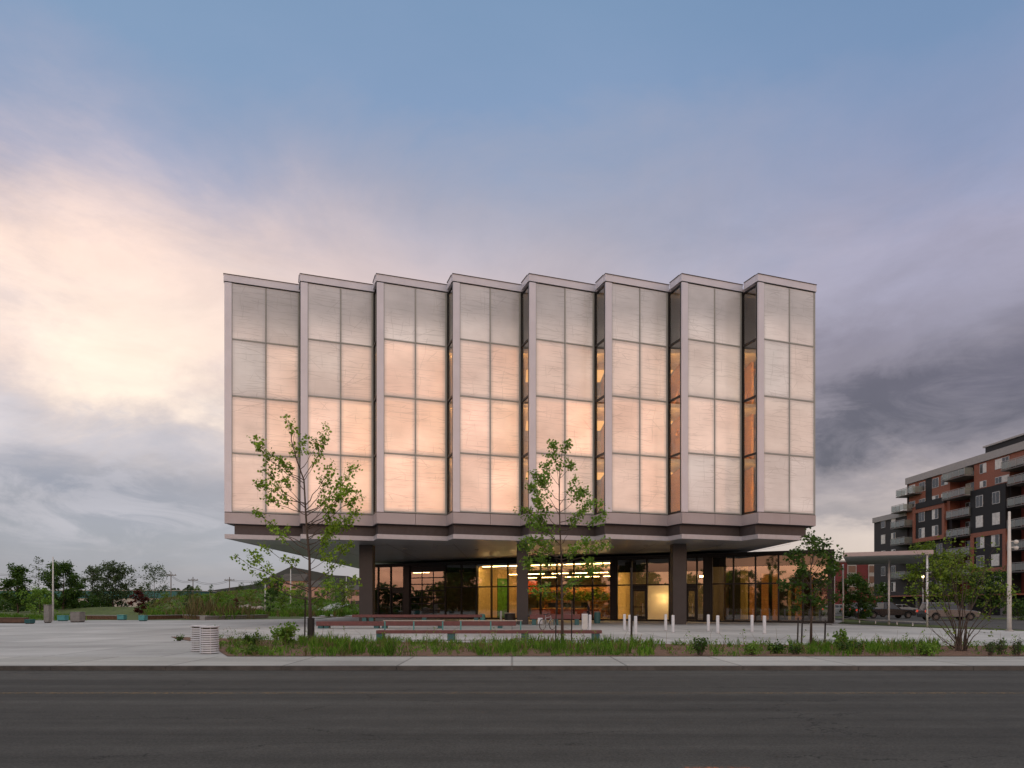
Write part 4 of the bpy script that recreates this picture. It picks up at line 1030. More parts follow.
# shelter canopy right of the building
cA, cB = Vector((28.95, 46.9)), Vector((24.0, 49.55)); per = GP
cn = thing('canopy', 'flat pinkish canopy roof on thin white posts right of the glass wall', 'canopy', (28.8, 50, 0), world=True)
poly = [tuple(cB), tuple(cA), tuple(cA+per*12), tuple(cB+per*12)]
MB().prism(poly, 5.02, 5.30).build('roof', M['canopy'], cn); 
ins = [tuple(Vector(p)*.98 + Vector(((cA+cB+per*12)/2))*.02) for p in poly]
MB().prism(ins, 4.99, 5.015).build('underside', M['canopy_under'], cn)
for (x, y) in ((28.75, 47.3), (28.8, 52.2), (28.5, 58.8), (28.35, 60.1)):
    MB().tube([(x, y, 0), (x, y, 4.99)], .07, 10).build('post', M['white'], cn, smooth=True)
rl = thing('low_rail', 'low pale rail running between the canopy posts', 'rail', (28.6, 53, 0), world=True)
MB().box(28.72, 28.80, 47.3, 60, .26, .34).build('rail', M['white'], rl)
for y in (49, 51, 54, 56.5): MB().box(28.73, 28.79, y, y+.06, 0, .26).build('post', M['white'], rl)

# bicycle
Y = 41.5; bk = thing('bicycle', 'parked bicycle with white pannier between the maroon benches', 'bicycle', (X_(547.5, Y), Y, .005), rad(52))
def torus(mb, c, R_, r_, n=28, k=6):
    o = len(mb.v)
    for i in range(n):
        a = 2*math.pi*i/n
        for j in range(k):
            b = 2*math.pi*j/k; rr = R_ + r_*math.cos(b); mb.v.append((c[0]+rr*math.cos(a), c[1]+r_*math.sin(b), c[2]+rr*math.sin(a)))
    for i in range(n):
        for j in range(k): mb.f.append((o+i*k+j, o+i*k+(j+1)%k, o+((i+1)%n)*k+(j+1)%k, o+((i+1)%n)*k+j))
for cx in (-.52, .52):
    ty = MB(); torus(ty, (cx, 0, .345), .325, .02); wo_ = ty.build('wheel', M['rubber'], bk, smooth=True)
    rm = MB(); torus(rm, (cx, 0, .345), .302, .012)
    for i in range(14):
        a = 2*math.pi*i/14; rm.tube([(cx, 0, .345), (cx+.3*math.cos(a), 0, .345+.3*math.sin(a))], .003, 3, False)
    rm.build('rim', M['galv'], wo_)
fr = MB()
for a, b in (((-.52,0,.345),(-.1,0,.3)), ((-.1,0,.3),(-.2,0,.82)), ((-.52,0,.345),(-.17,0,.75)), ((-.1,0,.3),(.36,0,.68)), ((-.17,0,.76),(.34,0,.8)), ((.33,0,.88),(.52,0,.345)), ((-.2,0,.82),(-.22,0,.92))): fr.tube([a, b], .018, 6)
fr.build('frame', M['car_white'], bk)
MB().tube([(.33,-.28,.98),(.36,-.1,1.0),(.33,0,.9),(.36,.1,1.0),(.33,.28,.98)], .014, 6).build('handlebar', M['black'], bk)
MB().box(-.36, -.08, -.07, .07, .92, .97).build('saddle', M['black'], bk, .02)
MB().box(-.75, -.4, .06, .2, .38, .75).build('pannier', M['white'], bk, .03)
MB().tube([(-.1,-.1,.3),(-.1,.1,.3)], .03, 6).tube([(-.1,.1,.3),(-.02,.1,.18)], .01, 5).tube([(-.1,-.1,.3),(-.18,-.1,.42)], .01, 5).build('crank', M['galv'], bk)

# cars
def car(lab, loc, rz, m, kind='suv', grp='cars parked beyond the canopy'):
    q = thing('parked_car', lab, 'car', loc, rz, grp)
    Lh = 2.4 if kind != 'pickup' else 2.75; H = 1.68 if kind != 'sedan' else 1.45; wd = .92
    lo = [(-Lh, .38), (-Lh-.03, .62), (-Lh+.04, .98), (-Lh+.3, 1.04), (.2, 1.06), (1.0, 1.02), (Lh-.5, .93), (Lh-.08, .82), (Lh, .6), (Lh-.04, .36)]
    # wheel arches
    def arch(cx): return [(cx+.40*math.cos(a), .33+.40*math.sin(a)) for a in [math.pi*i/8 for i in range(9)]]
    prof = lo + [(Lh-.1, .28)] + [(x, max(.28, z)) for x, z in arch(Lh-.88)] + [(x, max(.28, z)) for x, z in arch(-Lh+.85)] + [(-Lh+.05, .28)]
    bm = bmesh.new(); vs = [bm.verts.new((x, -wd, z)) for x, z in prof]; f = bm.faces.new(vs)
    r = bmesh.ops.extrude_face_region(bm, geom=[f]); bmesh.ops.translate(bm, verts=[v for v in r['geom'] if isinstance(v, bmesh.types.BMVert)], vec=(0, 2*wd, 0))
    bmesh.ops.recalc_face_normals(bm, faces=bm.faces)
    me = bpy.data.meshes.new('body'); bm.to_mesh(me); bm.free(); me.materials.append(m)
    bo = bpy.data.objects.new('body', me); COL.objects.link(bo); attach(bo, q); bv = bo.modifiers.new('b', 'BEVEL'); bv.width = .05; bv.segments = 2
    xr, xt0, xt1, xf = (-Lh+.12, -Lh+.35, .25, 1.05) if kind == 'suv' else ((-.75, -.6, .35, 1.1) if kind == 'pickup' else (-1.75, -1.05, .2, 1.0))
    def green(y0, y1, x0a, x0b, x1a, x1b, z0, z1):
        mb = MB(); mb.add([(x0a,-y0,z0),(x1b,-y0,z0),(x1a,-y1,z1),(x0b,-y1,z1),(x0a,y0,z0),(x1b,y0,z0),(x1a,y1,z1),(x0b,y1,z1)],
            [(0,1,2,3),(7,6,5,4),(0,4,5,1),(1,5,6,2),(2,6,7,3),(3,7,4,0)]); return mb
    green(.86, .70, xr, xt0, xt1, xf, 1.0, H-.06).build('windows', M['carglass'], q)
    green(.70, .66, xt0-.04, xt0+.05, xt1-.05, xt1+.06, H-.065, H).build('roof', m, q, .03)
    pl = MB()
    for xb, xt in ((xr, xt0), (-.35, -.30), (xf, xt1)):
        for s in (-1, 1): pl.tube([(xb, s*.87, 1.0), (xt, s*.71, H-.04)], .035, 5)
    pl.build('pillar', m if kind != 'suv' else M['black'], q)
    for cx in (Lh-.88, -Lh+.85):
        for s in (-1, 1):
            ty = MB(); ty.tube([(cx, s*.74, .33), (cx, s*.93, .33)], .33, 20); wv = ty.build('wheel', M['rubber'], q)
            rm = MB(); rm.tube([(cx, s*.925, .33), (cx, s*.94, .33)], .19, 14); rm.build('rim', M['rim'], wv)
    for s in (-1, 1):
        MB().box(-Lh-.045, -Lh+.1, s*.8-.1, s*.8+.1, .78, .98).build('tail_light', M['tail'], q)
        MB().box(Lh-.22, Lh+.005, s*.72-.16, s*.72+.16, .66, .80).build('head_light', M['head'], q)
    return q
car('silver suv parked behind the multi-stemmed tree', (X_(948, 64.5), 64.5, .01), rad(-4), M['car_silver'])
car('black pickup truck parked between the canopy posts', (X_(886, 73), 73, .01), rad(3), M['car_dark'], 'pickup')
car('dark grey suv behind the left canopy posts, mostly behind the shrubs', (X_(866, 80), 80, .01), rad(3), M['car_dark'])
car('white car far behind the black pickup', (X_(900, 96), 96, .01), rad(10), M['car_white'], 'sedan')
car('white car at the corner of the dark glass wall', (X_(838, 84), 84, .01), rad(5), M['car_white'], 'sedan')

# ------------------------------------------------------------------ apartment block
FX = 65.0
AP = thing('apartment_building', 'orange and charcoal apartment block with stacked balconies at the right edge', 'building', (FX, 95, 0), world=True)
def fy(px): return FX*F/(px-512)
def apb(name, m, x0, x1, y0, y1, z0, z1, parent=None): return MB().box(x0, x1, y0, y1, z0, z1).build(name, m, parent or AP)
LV = [2.9+2.8*i for i in range(8)]
Yl, Yh, Ye = fy(907), 72, fy(874)
# body with recesses
apb('wall', M['brick'], FX, FX+18, fy(950), Yl, 14.3, 21.1); apb('wall', M['brick'], FX, FX+18, Yh, fy(1010), 19.4, 21.1)
apb('wall', M['brick'], FX, FX+18, fy(1010)+.01, fy(974), 17.0, 21.1)
apb('wall', M['char2'], FX+.3, FX+18, fy(950), Yl, 2.9, 14.29)
apb('wall', M['brick_dark'], FX+1.5, FX+18, fy(974)+.01, fy(950)-.01, 2.9, 21.1)
apb('wall', M['char'], FX+.1, FX+18, fy(1010)+.01, fy(974), 2.9, 16.99)
apb('wall', M['brick_dark'], FX+1.5, FX+18, Yh, fy(1010), 2.9, 19.39)
apb('wall', M['char2'], FX+.02, FX+16, Yl+.01, Ye, 2.9, 16.0)
apb('ground_storey', M['char'], FX+1.8, FX+17, Yh, Ye, 0, 2.7)
apb('canopy_band', M['brick'], FX-.9, FX+17, 88, Ye-3, 2.7, 2.89)
apb('roof', M['roofgrey'], FX-.25, FX+18, Yh, Yl+.1, 21.11, 22.15); apb('roof', M['roofgrey'], FX-.2, FX+16, Yl+.11, Ye+.2, 16.01, 16.9)
apb('penthouse', M['char'], 70, 80, 75, 101, 22.16, 24.6); apb('penthouse_roof', M['roofgrey'], 69.8, 80.4, 74.6, 101.3, 24.61, 24.85)
for y in (84, 88.5, 90): apb('chimney', M['galv'], 74, 74.7, y, y+.7, 24.86, 25.7)
# protruding frames
def pframe(y0, y1, z0, z1, m, inner, dpt=.4, th=.6):
    mb = MB(); mb.box(FX-dpt, FX, y0, y0+th, z0, z1).box(FX-dpt, FX, y1-th, y1, z0, z1).box(FX-dpt, FX, y0+th+.001, y1-th-.001, z0, z0+th).box(FX-dpt, FX, y0+th+.001, y1-th-.001, z1-th, z1); mb.build('bay_frame', m, AP)
    apb('bay_wall', inner, FX-.25, FX-.002, y0+th+.002, y1-th-.002, z0+th+.002, z1-th-.002)
f1 = (fy(947), fy(915)); f2 = (fy(1008.6), fy(973))
pframe(f1[0], f1[1], 11.3, 16.6, M['brick'], M['char']); apb('parapet_band', M['char'], FX-.5, FX-.01, f1[0], f1[1]-1, 16.61, 17.5)
pframe(f2[0], f2[1], 5.8, 11.4, M['brick'], M['char']); apb('bay_box', M['char'], FX-.4, FX+.09, f2[0], f2[1], 11.41, 17.4)
def window(yc, z0, w_, h, xf, split=True):
    fo = MB().box(xf-.05, xf-.001, yc-w_/2, yc+w_/2, z0, z0+h).build('window', M['winframe'], AP)
    n = 2 if split else 1
    for i in range(n):
        a = yc-w_/2+.07+i*(w_-.07)/n; b = a+(w_-.07)/n-.07
        MB().box(xf-.058, xf-.052, a, b, z0+.07, z0+h-.07).build('pane', M['winpane'] if (R.random() < .55) else M['curtain'], fo)
for z in (11.9, 14.5):
    for f in (.3, .72): window(f1[0]+(f1[1]-f1[0])*f, z, 1.5, 1.6, FX-.25)
for z in (6.6, 9.2):
    for f in (.3, .72): window(f2[0]+(f2[1]-f2[0])*f, z, 1.5, 1.6, FX-.25)
for z in (12.1, 14.9):
    for f in (.25, .72): window(f2[0]+(f2[1]-f2[0])*f, z, 1.4, 1.6, FX-.4)
for z in (17.5, 19.1):
    z = {17.5: 17.35, 19.1: 19.85}[z] - (.3 if z == 19.1 else 0)
    h = 1.45 if z > 18 else 1.0
    for y in (110.9, 108.2, 104.8, 102.6): window(y, z-.2, 1.6, h, FX)
    for y in (94.2, 91.2, 89.9): window(y, max(z, 17.6), 1.3, h-.1 if z > 18 else .9, FX)
for y0_, y1_ in ((105.7, 107.3), (111.8, 112.2)): apb('dark_bay', M['char'], FX-.04, FX-.002, y0_, y1_, 17.5, 21.05)
for z in LV[:5]:
    for y in (119.6, 116.4): window(y, z+.7, 1.3, 1.6, FX+.02)
    if z < 11: window(107, z+.6, 1.4, 1.6, FX+.3); window(104.3, z+.6, 1.4, 1.6, FX+.3)
    if z < 5: 
        for f in (.3, .72): window(f2[0]+(f2[1]-f2[0])*f, z+.7, 1.4, 1.6, FX+.1)
for z in LV[1:7]:
    window(98.9, z+.1, 2.4, 2.1, FX+1.5)
for z in LV[:6]:
    window(86.8, z+.1, 2.2, 2.1, FX+1.5)
def balcony(y0, y1, z, x0):
    s = apb('balcony', M['slab'], x0, FX+1.48, y0, y1, z-.14, z)
    rg = MB().box(x0+.04, x0+.08, y0+.05, y1-.05, z+.12, z+.98).box(x0+.09, FX-.02, y0+.05, y0+.09, z+.08, z+1.05).box(x0+.09, FX-.02, y1-.09, y1-.05, z+.08, z+1.05); rg.build('balcony_glass', M['railglass'], s)
    tr_ = MB().box(x0+.02, x0+.10, y0, y1, z+1.06, z+1.12)
    n = int((y1-y0)/1.2)
    for i in range(n+1): tr_.box(x0+.02, x0+.035, y0+i*(y1-y0)/n-.03, y0+i*(y1-y0)/n+.03, z, z+1.05)
    tr_.build('balcony_rail', M['galv'], s)
for i, z in enumerate(LV[1:7]): balcony(96.2, 101.2, z, FX-(1.3 if i >= 4 else .7))
for z in (LV[6]+.0, LV[5]-.0): balcony(108.3, 113.0, z-.55, FX-1.5) if z > 19 else None
for z in LV[1:5]: balcony(110.6, 114.6, z, FX-1.5)
balcony(110.8, 114.4, LV[5]-.2, FX-1.5)
for z in LV[1:6]: balcony(80, 88.6, z, FX-.8)
balcony(80, 89.0, 18.9, FX-1.3)
for y in (90, 97, 103, 109): apb('ground_pillar', M['slab'], FX-.3, FX+.2, y, y+.5, 0, 2.69)
# crimson block further back
RB = thing('apartment_building', 'low crimson block with pale window bays seen under the canopy', 'building', (80, 152, 0), world=True)
MB().box(70, 96, 150, 165, 0, 10.6).build('wall', M['red_brick'], RB); MB().box(69.8, 96.2, 149.8, 165.2, 10.61, 11.0).build('roof', M['roofgrey'], RB)
MB().box(74, 83, 149.1, 149.98, 2.7, 2.95).build('awning', M['brick'], RB)
for xx in (73.6, 78.2, 82.6):
    MB().box(xx, xx+2.0, 149.85, 149.99, 3.4, 10.3).build('window_bay', M['whitebld'], RB)
    for z in (3.8, 6.1, 8.4): MB().box(xx+.2, xx+1.8, 149.80, 149.84, z, z+1.4).build('window', M['winpane'], RB)

# ------------------------------------------------------------------ far left buildings, poles
TB = thing('warehouse', 'long low teal and white warehouse beyond the park trees', 'building', (-150, 250, 0), world=True)
MB().box(-210, X_(186, 250), 250, 275, 3.4, 6.1).build('upper_wall', M['tealbld'], TB); MB().box(-210, X_(186, 250)-.5, 250.3, 274.5, 0, 3.39).build('lower_wall', M['whitebld'], TB)
for i in range(9): MB().box(-200+i*9, -195+i*9, 250.1, 250.28, .3, 2.9).build('loading_door', M['roofgrey'], TB)
MB().box(-210.3, X_(186, 250)+.3, 249.8, 275.2, 6.11, 6.35).build('roof', M['whitebld'], TB)
def house(lab, px0, px1, pyt, Y, m, roofm, dep=9, ridge=2.2):
    x0, x1 = X_(px0, Y), X_(px1, Y); h = Z_(pyt, Y); q = thing('house', lab, 'house', ((x0+x1)/2, Y, 0)); w2 = (x1-x0)/2
    MB().box(-w2, w2, 0, dep, 0, h).build('wall', m, q)
    MB().add([(-w2-.4,-.4,h+.01),(w2+.4,-.4,h+.01),(w2+.4,dep+.4,h+.01),(-w2-.4,dep+.4,h+.01),(-w2-.4,dep/2,h+ridge),(w2+.4,dep/2,h+ridge)], [(0,1,5,4),(2,3,4,5),(1,2,5),(3,0,4),(3,2,1,0)]).build('roof', roofm, q)
    for i in range(3):
        for z in (1.0, 3.8):
            if z+1.3 < h:
                xx = -w2+w2*2*(i+.5)/3; MB().box(xx-.6, xx+.6, -.06, -.002, z, z+1.3).build('window', M['winpane'], q)
house('pink house with dark roof at the foot of the far hill', 281, 303, 581, 210, M['pinkwall'], M['indark'], 9, 2.4)
house('pale pink house half hidden by the tall tree trunk', 306, 327, 587, 200, M['pinkwall'], M['indark'], 9, 2)
house('low terracotta house left of the first column', 345, 360, 590, 200, M['pinkwall'], M['indark'], 8, 1.6)
house('small red brick house left of the pink house', 268, 280, 588, 215, M['brick'], M['brick_dark'], 8, 1.6)
def upole(lab, px, pyt, Y):
    h = Z_(pyt, Y); q = thing('utility_pole', lab, 'utility pole', (X_(px, Y), Y, 0), 0, 'utility poles beyond the park')
    MB().tube([(0,0,0),(0,0,h)], [.15, .10], 8).build('pole', M['bark_light'], q); MB().box(-1.3, 1.3, -.08, .08, h-.9, h-.7).build('crossarm', M['bark_light'], q)
    i = MB()
    for xx in (-1.1, -.4, .4, 1.1): i.tube([(xx,0,h-.7),(xx,0,h-.45)], .06, 6)
    i.build('insulator', M['grey'], q)
upole('thick utility pole behind the airy tree at the red shrub', 171, 572, 170); upole('utility pole left of the mound', 193, 577, 175); upole('utility pole above the middle of the mound', 229.5, 577, 175)
wr = MB()
for (a, b, za, zb) in ((171, 193, 573, 578), (193, 229.5, 578, 578), (229.5, 300, 578, 572), (171, -30, 573, 570)):
    for k in (0, .35): wr.tube([Vector((X_(a,172), 172, Z_(za,172)-.4-k)).lerp(Vector((X_(b,175), 175, Z_(zb,175)-.4-k)), i/8) - Vector((0,0,1.0*4*(i/8)*(1-i/8))) for i in range(9)], .03, 4, False)
tag(wr.build('overhead_wires', M['black']), 'thin overhead wires strung between the far utility poles', 'wires')
rkL = MB()
def rock(lab, px, py, w_, h):
    rn = random.Random(px); Y = 92; bm = bmesh.new(); bmesh.ops.create_icosphere(bm, subdivisions=3, radius=1)
    for v in bm.verts:
        k = 1 + .22*math.sin(5*v.co.x+px) + .15*math.cos(7*v.co.y) + rn.uniform(-.05, .05); v.co = Vector((v.co.x*w_*k, v.co.y*.8*k, v.co.z*h*k + h*.6))
    me = bpy.data.meshes.new('boulder'); bm.to_mesh(me); bm.free(); me.materials.append(M['rock'])
    o = bpy.data.objects.new('boulder', me); COL.objects.link(o); o.location = (X_(px, Y), Y, Z_(py, Y)-.1)
    tag(o, lab, 'boulder', 'boulders on the mound')
rock('long pale boulder on the grass, left of the pair', 245, 608.5, .9*1.3, .34); rock('flat pale boulder right beside the slender pole', 257, 609, .9, .28)

# ------------------------------------------------------------------ trees
Y1 = 27.3
hand_tree('maple_tree', 'tall young maple in leaf at the left end of the planting bed', 'tree', Y1, (311, 645),
    [(311,645),(310,600),(309.5,560),(307,528),(305,505),(303.5,480),(299,462),(294,442),(290,424)],
    [(440,288,419,.8),(450,296,430,.9),(455,303,440,.8),(462,298,450,.8),(478,327,430,1.1),(470,322,442,.8),(480,318,462,.7),(483,263,448,1.2),(480,276,457,1.1),(490,284,462,.8),
     (503,258,483,1.2),(508,268,472,1.0),(512,262,495,1.0),(505,285,480,1.0),(515,283,495,1.0),(512,351,459,.8),(505,338,468,.8),(510,334,480,.9),(516,345,478,.6),
     (528,356,489,1.1),(530,361,496,1.0),(524,345,495,.9),(530,326,500,.9),(538,363,513,1.1),(545,350,520,1.2),(540,335,512,1.1),(550,252,508,.7),(545,266,520,.6),(552,340,528,1.3),(556,330,532,1.2),
     (560,277,528,.7),(575,262,545,.6),(592,242,552,.9),(590,252,560,.8),(600,258,570,.7),(585,285,556,.5),(588,350,545,1.0),(592,342,560,.8),(600,352,575,.6),(605,336,582,.5),(565,322,540,.9),(598,272,585,.5),(570,330,552,.9)],
    'leafA', .115, 15, 3, r0=.068, depth=.55, tw=.5, clus=.085)
def stakes(pts, Y, labs, h):
    for (px, py, hh), lab in zip(pts, labs):
        yy = YG(py); q = thing('tree_stake', lab, 'stake', (X_(px, yy), yy, 0), 0, 'tree stakes in the planting bed')
        MB().tube([(0,0,-.02),(.03,0,hh)], [.032, .028], 6).build('post', M['stake'], q); MB().tube([(.02,0,hh*.85),(.3,0,hh*.83)], .012, 5).build('tie', M['guard'], q)
tg = thing('trunk_guard', 'black trunk guard around the foot of the tall maple', 'trunk guard', (X_(311, Y1), Y1, 0)); MB().lathe([(.14,.01),(.14,1.05),(.13,1.06),(.125,.02)], (0,0,0), 12).build('sleeve', M['guard'], tg)
stakes([(304.6, 643.5, 1.9)], 0, ['dark stake left of the tall maple trunk'], 1)
Y2 = 28.2
hand_tree('young_tree', 'upright young tree in leaf in front of the middle bays', 'tree', Y2, (562, 643),
    [(562.5,643),(562,600),(561.5,560),(560,525),(559.5,495),(560,470),(563,447)],
    [(470,551,446,1.2),(480,566,444,1.0),(485,545,462,1.1),(478,572,466,1.0),(490,556,455,1.0),(500,536,474,1.2),(505,576,478,1.0),(500,588,488,1.1),(510,531,490,1.2),(515,541,482,1.0),(512,580,495,.9),
     (525,523,514,1.3),(528,533,502,1.2),(522,592,505,1.1),(530,598,522,1.0),(535,585,510,.9),(540,528,525,1.2),(545,540,518,1.1),(545,575,520,.9),(555,520,548,1.0),(560,532,540,1.1),(565,600,545,.9),(560,588,538,1.0),
     (575,524,565,.9),(580,540,558,1.0),(582,590,560,.9),(585,602,565,.7),(590,530,590,.8),(595,580,578,.8),(600,545,590,.8),(570,550,545,1.0),(568,575,548,1.0),(598,570,585,.7)],
    'leafB', .108, 21, 5, r0=.048, depth=.8, tw=.5, clus=.09)
stakes([(555.6, 641.5, 1.75), (571.4, 641.5, 1.75)], 0, ['dark stake left of the young tree before the middle bays', 'dark stake right of the young tree before the middle bays'], 1)
Y3 = 24.2
hand_tree('young_tree', 'small dense young tree with three stakes in front of the right glass wall', 'tree', Y3, (811, 649.6),
    [(811,649.6),(811,620),(810.5,595),(811,570),(812,552),(814,538)],
    [(560,808,536,1.1),(565,798,542,1.2),(570,820,541,1.1),(565,829,536,.8),(575,790,556,1.2),(580,802,552,1.3),(578,826,552,1.2),(582,836,556,1.2),(590,792,570,1.3),(588,805,566,1.2),(592,824,566,1.2),(592,840,566,1.1),
     (600,790,584,1.3),(600,800,580,1.2),(602,822,582,1.1),(600,834,580,1.0),(608,794,598,1.1),(610,806,596,1.0),(610,826,596,.9),(614,798,608,.8),(612,818,604,.8)],
    'leafC', .098, 20, 7, r0=.042, depth=.9, tw=.35, clus=.085)
stakes([(797.5, 643, 1.05), (801.5, 645, 1.0), (824.6, 647, 1.0)], 0, ['leftmost dark stake by the small dense tree', 'dark stake just left of the small dense tree trunk', 'dark stake right of the small dense tree trunk'], 1)
# multi-stemmed
def multistem():
    Y = 23.3; rn = random.Random(21); bx = X_(961, Y); root = thing('multi_stemmed_tree', 'airy multi-stemmed tree at the right end of the planting bed', 'tree', (bx, Y, 0), world=True)
    mb = MB(); L = []
    ends = [(915,556,1.2),(928,545,1.3),(940,540,1.1),(950,552,.9),(957,546,.9),(966,552,1.0),(975,548,1.0),(988,543,1.2),(998,556,1.1),(1008,570,1.0),(922,575,1.2),(935,580,1.0),(990,585,1.2),(1003,592,1.1),(945,600,.5),(992,618,.4),(940,625,.3),(912,590,.6)]
    for ex, ey, w_ in ends:
        tip = Vector((X_(ex, Y), Y + rn.uniform(-1.3, 1.3), Z_(ey, Y))); a = Vector((bx + (ex-961)*.0032 + rn.uniform(-.05,.05), Y+rn.uniform(-.1,.1), -.03))
        q = curve_pts(a, tip, 7, .0, rn, .022)
        for i_, p_ in enumerate(q): k_ = i_/7; p_.x = a.x + (tip.x-a.x)*k_**1.7 + (p_.x-(a.x+(tip.x-a.x)*k_)); p_.y = a.y + (tip.y-a.y)*k_**1.5
        mb.tube(q, [.022, .019, .016, .013, .010, .008, .005, .002], 6, False)
        for _ in range(int(11*w_)):
            tt = rn.uniform(.55, 1); p = along(q, tt); d = Vector((rn.uniform(-1,1), rn.uniform(-1,1), rn.uniform(-.1,1))).normalized()*rn.uniform(.2, .6)
            mb.tube([p, p+d], [.006, .002], 3, False)
            for _ in range(rn.randint(3, 7)): L.append(p + d*rn.uniform(.4, 1.1) + Vector([rn.gauss(0, .07) for _ in range(3)]))
    for i in range(3):
        g = rn.uniform(0, 6.28); tip = Vector((bx+math.cos(g)*rn.uniform(.5, 1.5), Y+math.sin(g)*.8, rn.uniform(.5, 1.3)))
        mb.tube(curve_pts((bx, Y, 0), tip, 4, .1, rn, .05), [.018,.014,.01,.007,.003], 4, False)
    mb.build('trunk', M['bark'], root, smooth=True); leaves('crown', M['leafD'], root, L, .1, SH_OVAL, 22)
multistem()
# background trees, left
gbt = 'park trees on the left'
def bt(name, lab, px, py, pyt, wpx, leafm, n, ls, seed, **kw):
    Y = YG(py); return gen_tree(name, lab, 'tree', (X_(px, Y), Y, 0), Z_(pyt, Y), wpx/F*Y, leafm, n, ls, seed=seed, group=gbt, **kw)
bt('park_tree', 'dark green conical tree at the far left', 18, 613, 563, 34, 'leafC', 4600, .32, 31, base=.12, conic=.5)
bt('park_tree', 'sparse feathery young tree between the two dense trees', 39, 612, 553, 20, 'leafE', 420, .26, 32, base=.35, gap=.4, r0=.05)
bt('park_tree', 'broad dense tree behind the pale pole on the left', 63, 612.5, 563, 42, 'leafC', 6500, .34, 33, base=.1)
bt('park_tree', 'thin grey tree showing above the broad dense tree', 67, 611, 556, 18, 'leafE', 420, .3, 34, base=.45, gap=.3, r0=.06)
bt('park_tree', 'grey green tree, left of the wide pair', 92, 611.5, 564, 28, 'leafE', 2600, .32, 35, base=.15)
bt('park_tree', 'wide grey green tree left of the teal warehouse', 112, 612, 561, 40, 'leafE', 5200, .33, 36, base=.12, conic=.0)
bt('park_tree', 'airy tall tree above the red leaved shrub', 155, 612, 564, 42, 'leafE', 1500, .28, 37, base=.2, gap=.3, r0=.07)
bt('park_tree', 'small red leaved tree in front of the warehouse', 139, 615.5, 589, 15, 'leafR', 2600, .19, 38, base=.1)
bt('park_tree', 'low bushy green tree behind the grey pillar', 40, 614, 588, 32, 'leafB', 1400, .3, 39, base=.05)
bt('park_tree', 'small grey tree at the left foot of the mound', 182, 613, 590, 18, 'leafE', 600, .25, 40, base=.1)
bt('park_tree', 'leafy tree between the pink house and the slender pole', 278, 613, 577, 22, 'leafC', 1500, .28, 41, base=.1)
bt('park_tree', 'light green tree right of the tall pale pole', 300, 612.5, 580, 20, 'leafB', 1000, .26, 42, base=.12)
bt('park_tree', 'light green tree right of the tall maple trunk', 327, 612.5, 575, 22, 'leafB', 1100, .26, 43, base=.15)
bt('park_tree', 'bushy light tree close to the first column', 343, 613, 577, 18, 'leafD', 900, .24, 44, base=.15)
bt('park_tree', 'small dark conifer on top of the mound', 211, 610.5, 582, 9, 'leafC', 500, .22, 45, base=.05, conic=.9)
bt('park_tree', 'round bush tree on the right shoulder of the mound', 258, 610.5, 580, 22, 'leafC', 1100, .28, 46, base=.05)
bt('park_tree', 'grey bush tree at the crest of the mound', 241, 610, 581, 12, 'leafE', 500, .25, 47, base=.1)
for i, (px, py, pt, wp, lm, n_) in enumerate(((148,614,582,14,'leafE',700),(166,613.5,592,16,'leafD',900),(190,614.5,586,15,'leafE',900),(199,615.5,583,11,'leafD',600),(208,614,592,13,'leafB',700),(219,616,590,12,'leafD',700),
    (229,614.5,594,14,'leafB',800),(236,616.5,597,9,'leafR',350),(250,614.5,588,12,'leafD',600),(270,616,586,13,'leafC',900),(283,614,594,12,'leafD',700),(296,614.5,588,14,'leafB',900),(318,614.5,590,13,'leafD',700),(336,615,584,13,'leafB',800),(352,614.5,582,13,'leafD',700))):
    bt('park_tree', ['slim young tree in the park, leafing out pale grey green', 'slim young tree in the park, leafing out bright lime', 'slim young tree in the park, in mid green leaf', 'slim young tree in the park, in red leaf by the mound', 'slim young tree in the park, in dark green leaf'][['leafE','leafD','leafB','leafR','leafC'].index(lm)], px, py, pt, wp, lm, n_, .17, 120+i, base=.12, gap=.15, r0=.04)
# feathery tall grasses in front of the mound
def tuft(mb, x, y, z0, n, h, sp, rn, wv=.02):
    for _ in range(n):
        g = rn.uniform(0, 6.283); b = Vector((x + rn.gauss(0, sp*.35), y + rn.gauss(0, sp*.35), z0)); hh = h*rn.uniform(.55, 1.1); lean = sp*rn.uniform(.2, 1.0)
        m_ = b + Vector((math.cos(g)*lean*.4, math.sin(g)*lean*.4, hh*.6)); tp_ = b + Vector((math.cos(g)*lean, math.sin(g)*lean, hh))
        s = Vector((-math.sin(g), math.cos(g), 0))*wv*rn.uniform(.6, 1.3)
        mb.add([b-s, b+s, m_+s*.8, tp_, m_-s*.8], [(0,1,2,3,4)])
rn = random.Random(77)
gb = MB(); gd = MB()
for i in range(150):
    px = rn.choice((196, 205, 214, 222, 233, 246)) + rn.gauss(0, 3.5); Y = rn.uniform(68, 92); x = X_(px, Y); tuft(gd if rn.random() < .55 else gb, x, Y, .0, 10, rn.uniform(.5, 2.3)*(1.3 if px < 215 else .9), .7, rn, .022)
for i in range(3600):
    px = rn.uniform(140, 372); Y = rn.uniform(96, 134); x = X_(px, Y); k = .5+.5*math.sin(x*.5)*math.cos(Y*.33); tuft(gb if rn.random() < .9 - .5*k*(px < 262) else gd, x, Y, gz(x, Y)-.05, 6, rn.uniform(.12, .4)*(1+k*.9), .5, rn, .05)
for i in range(500):
    px = rn.uniform(145, 345); Y = rn.uniform(80, 100); tuft(gb if rn.random() < .75 else gd, X_(px, Y), Y, .0, 8, rn.uniform(.4, 1.1), .4, rn, .035)
for i in range(160):
    px = rn.uniform(-10, 84); Y = rn.uniform(63, 80); tuft(gb, X_(px, Y), Y, 0, 10, rn.uniform(.25, .6), .4, rn, .035)
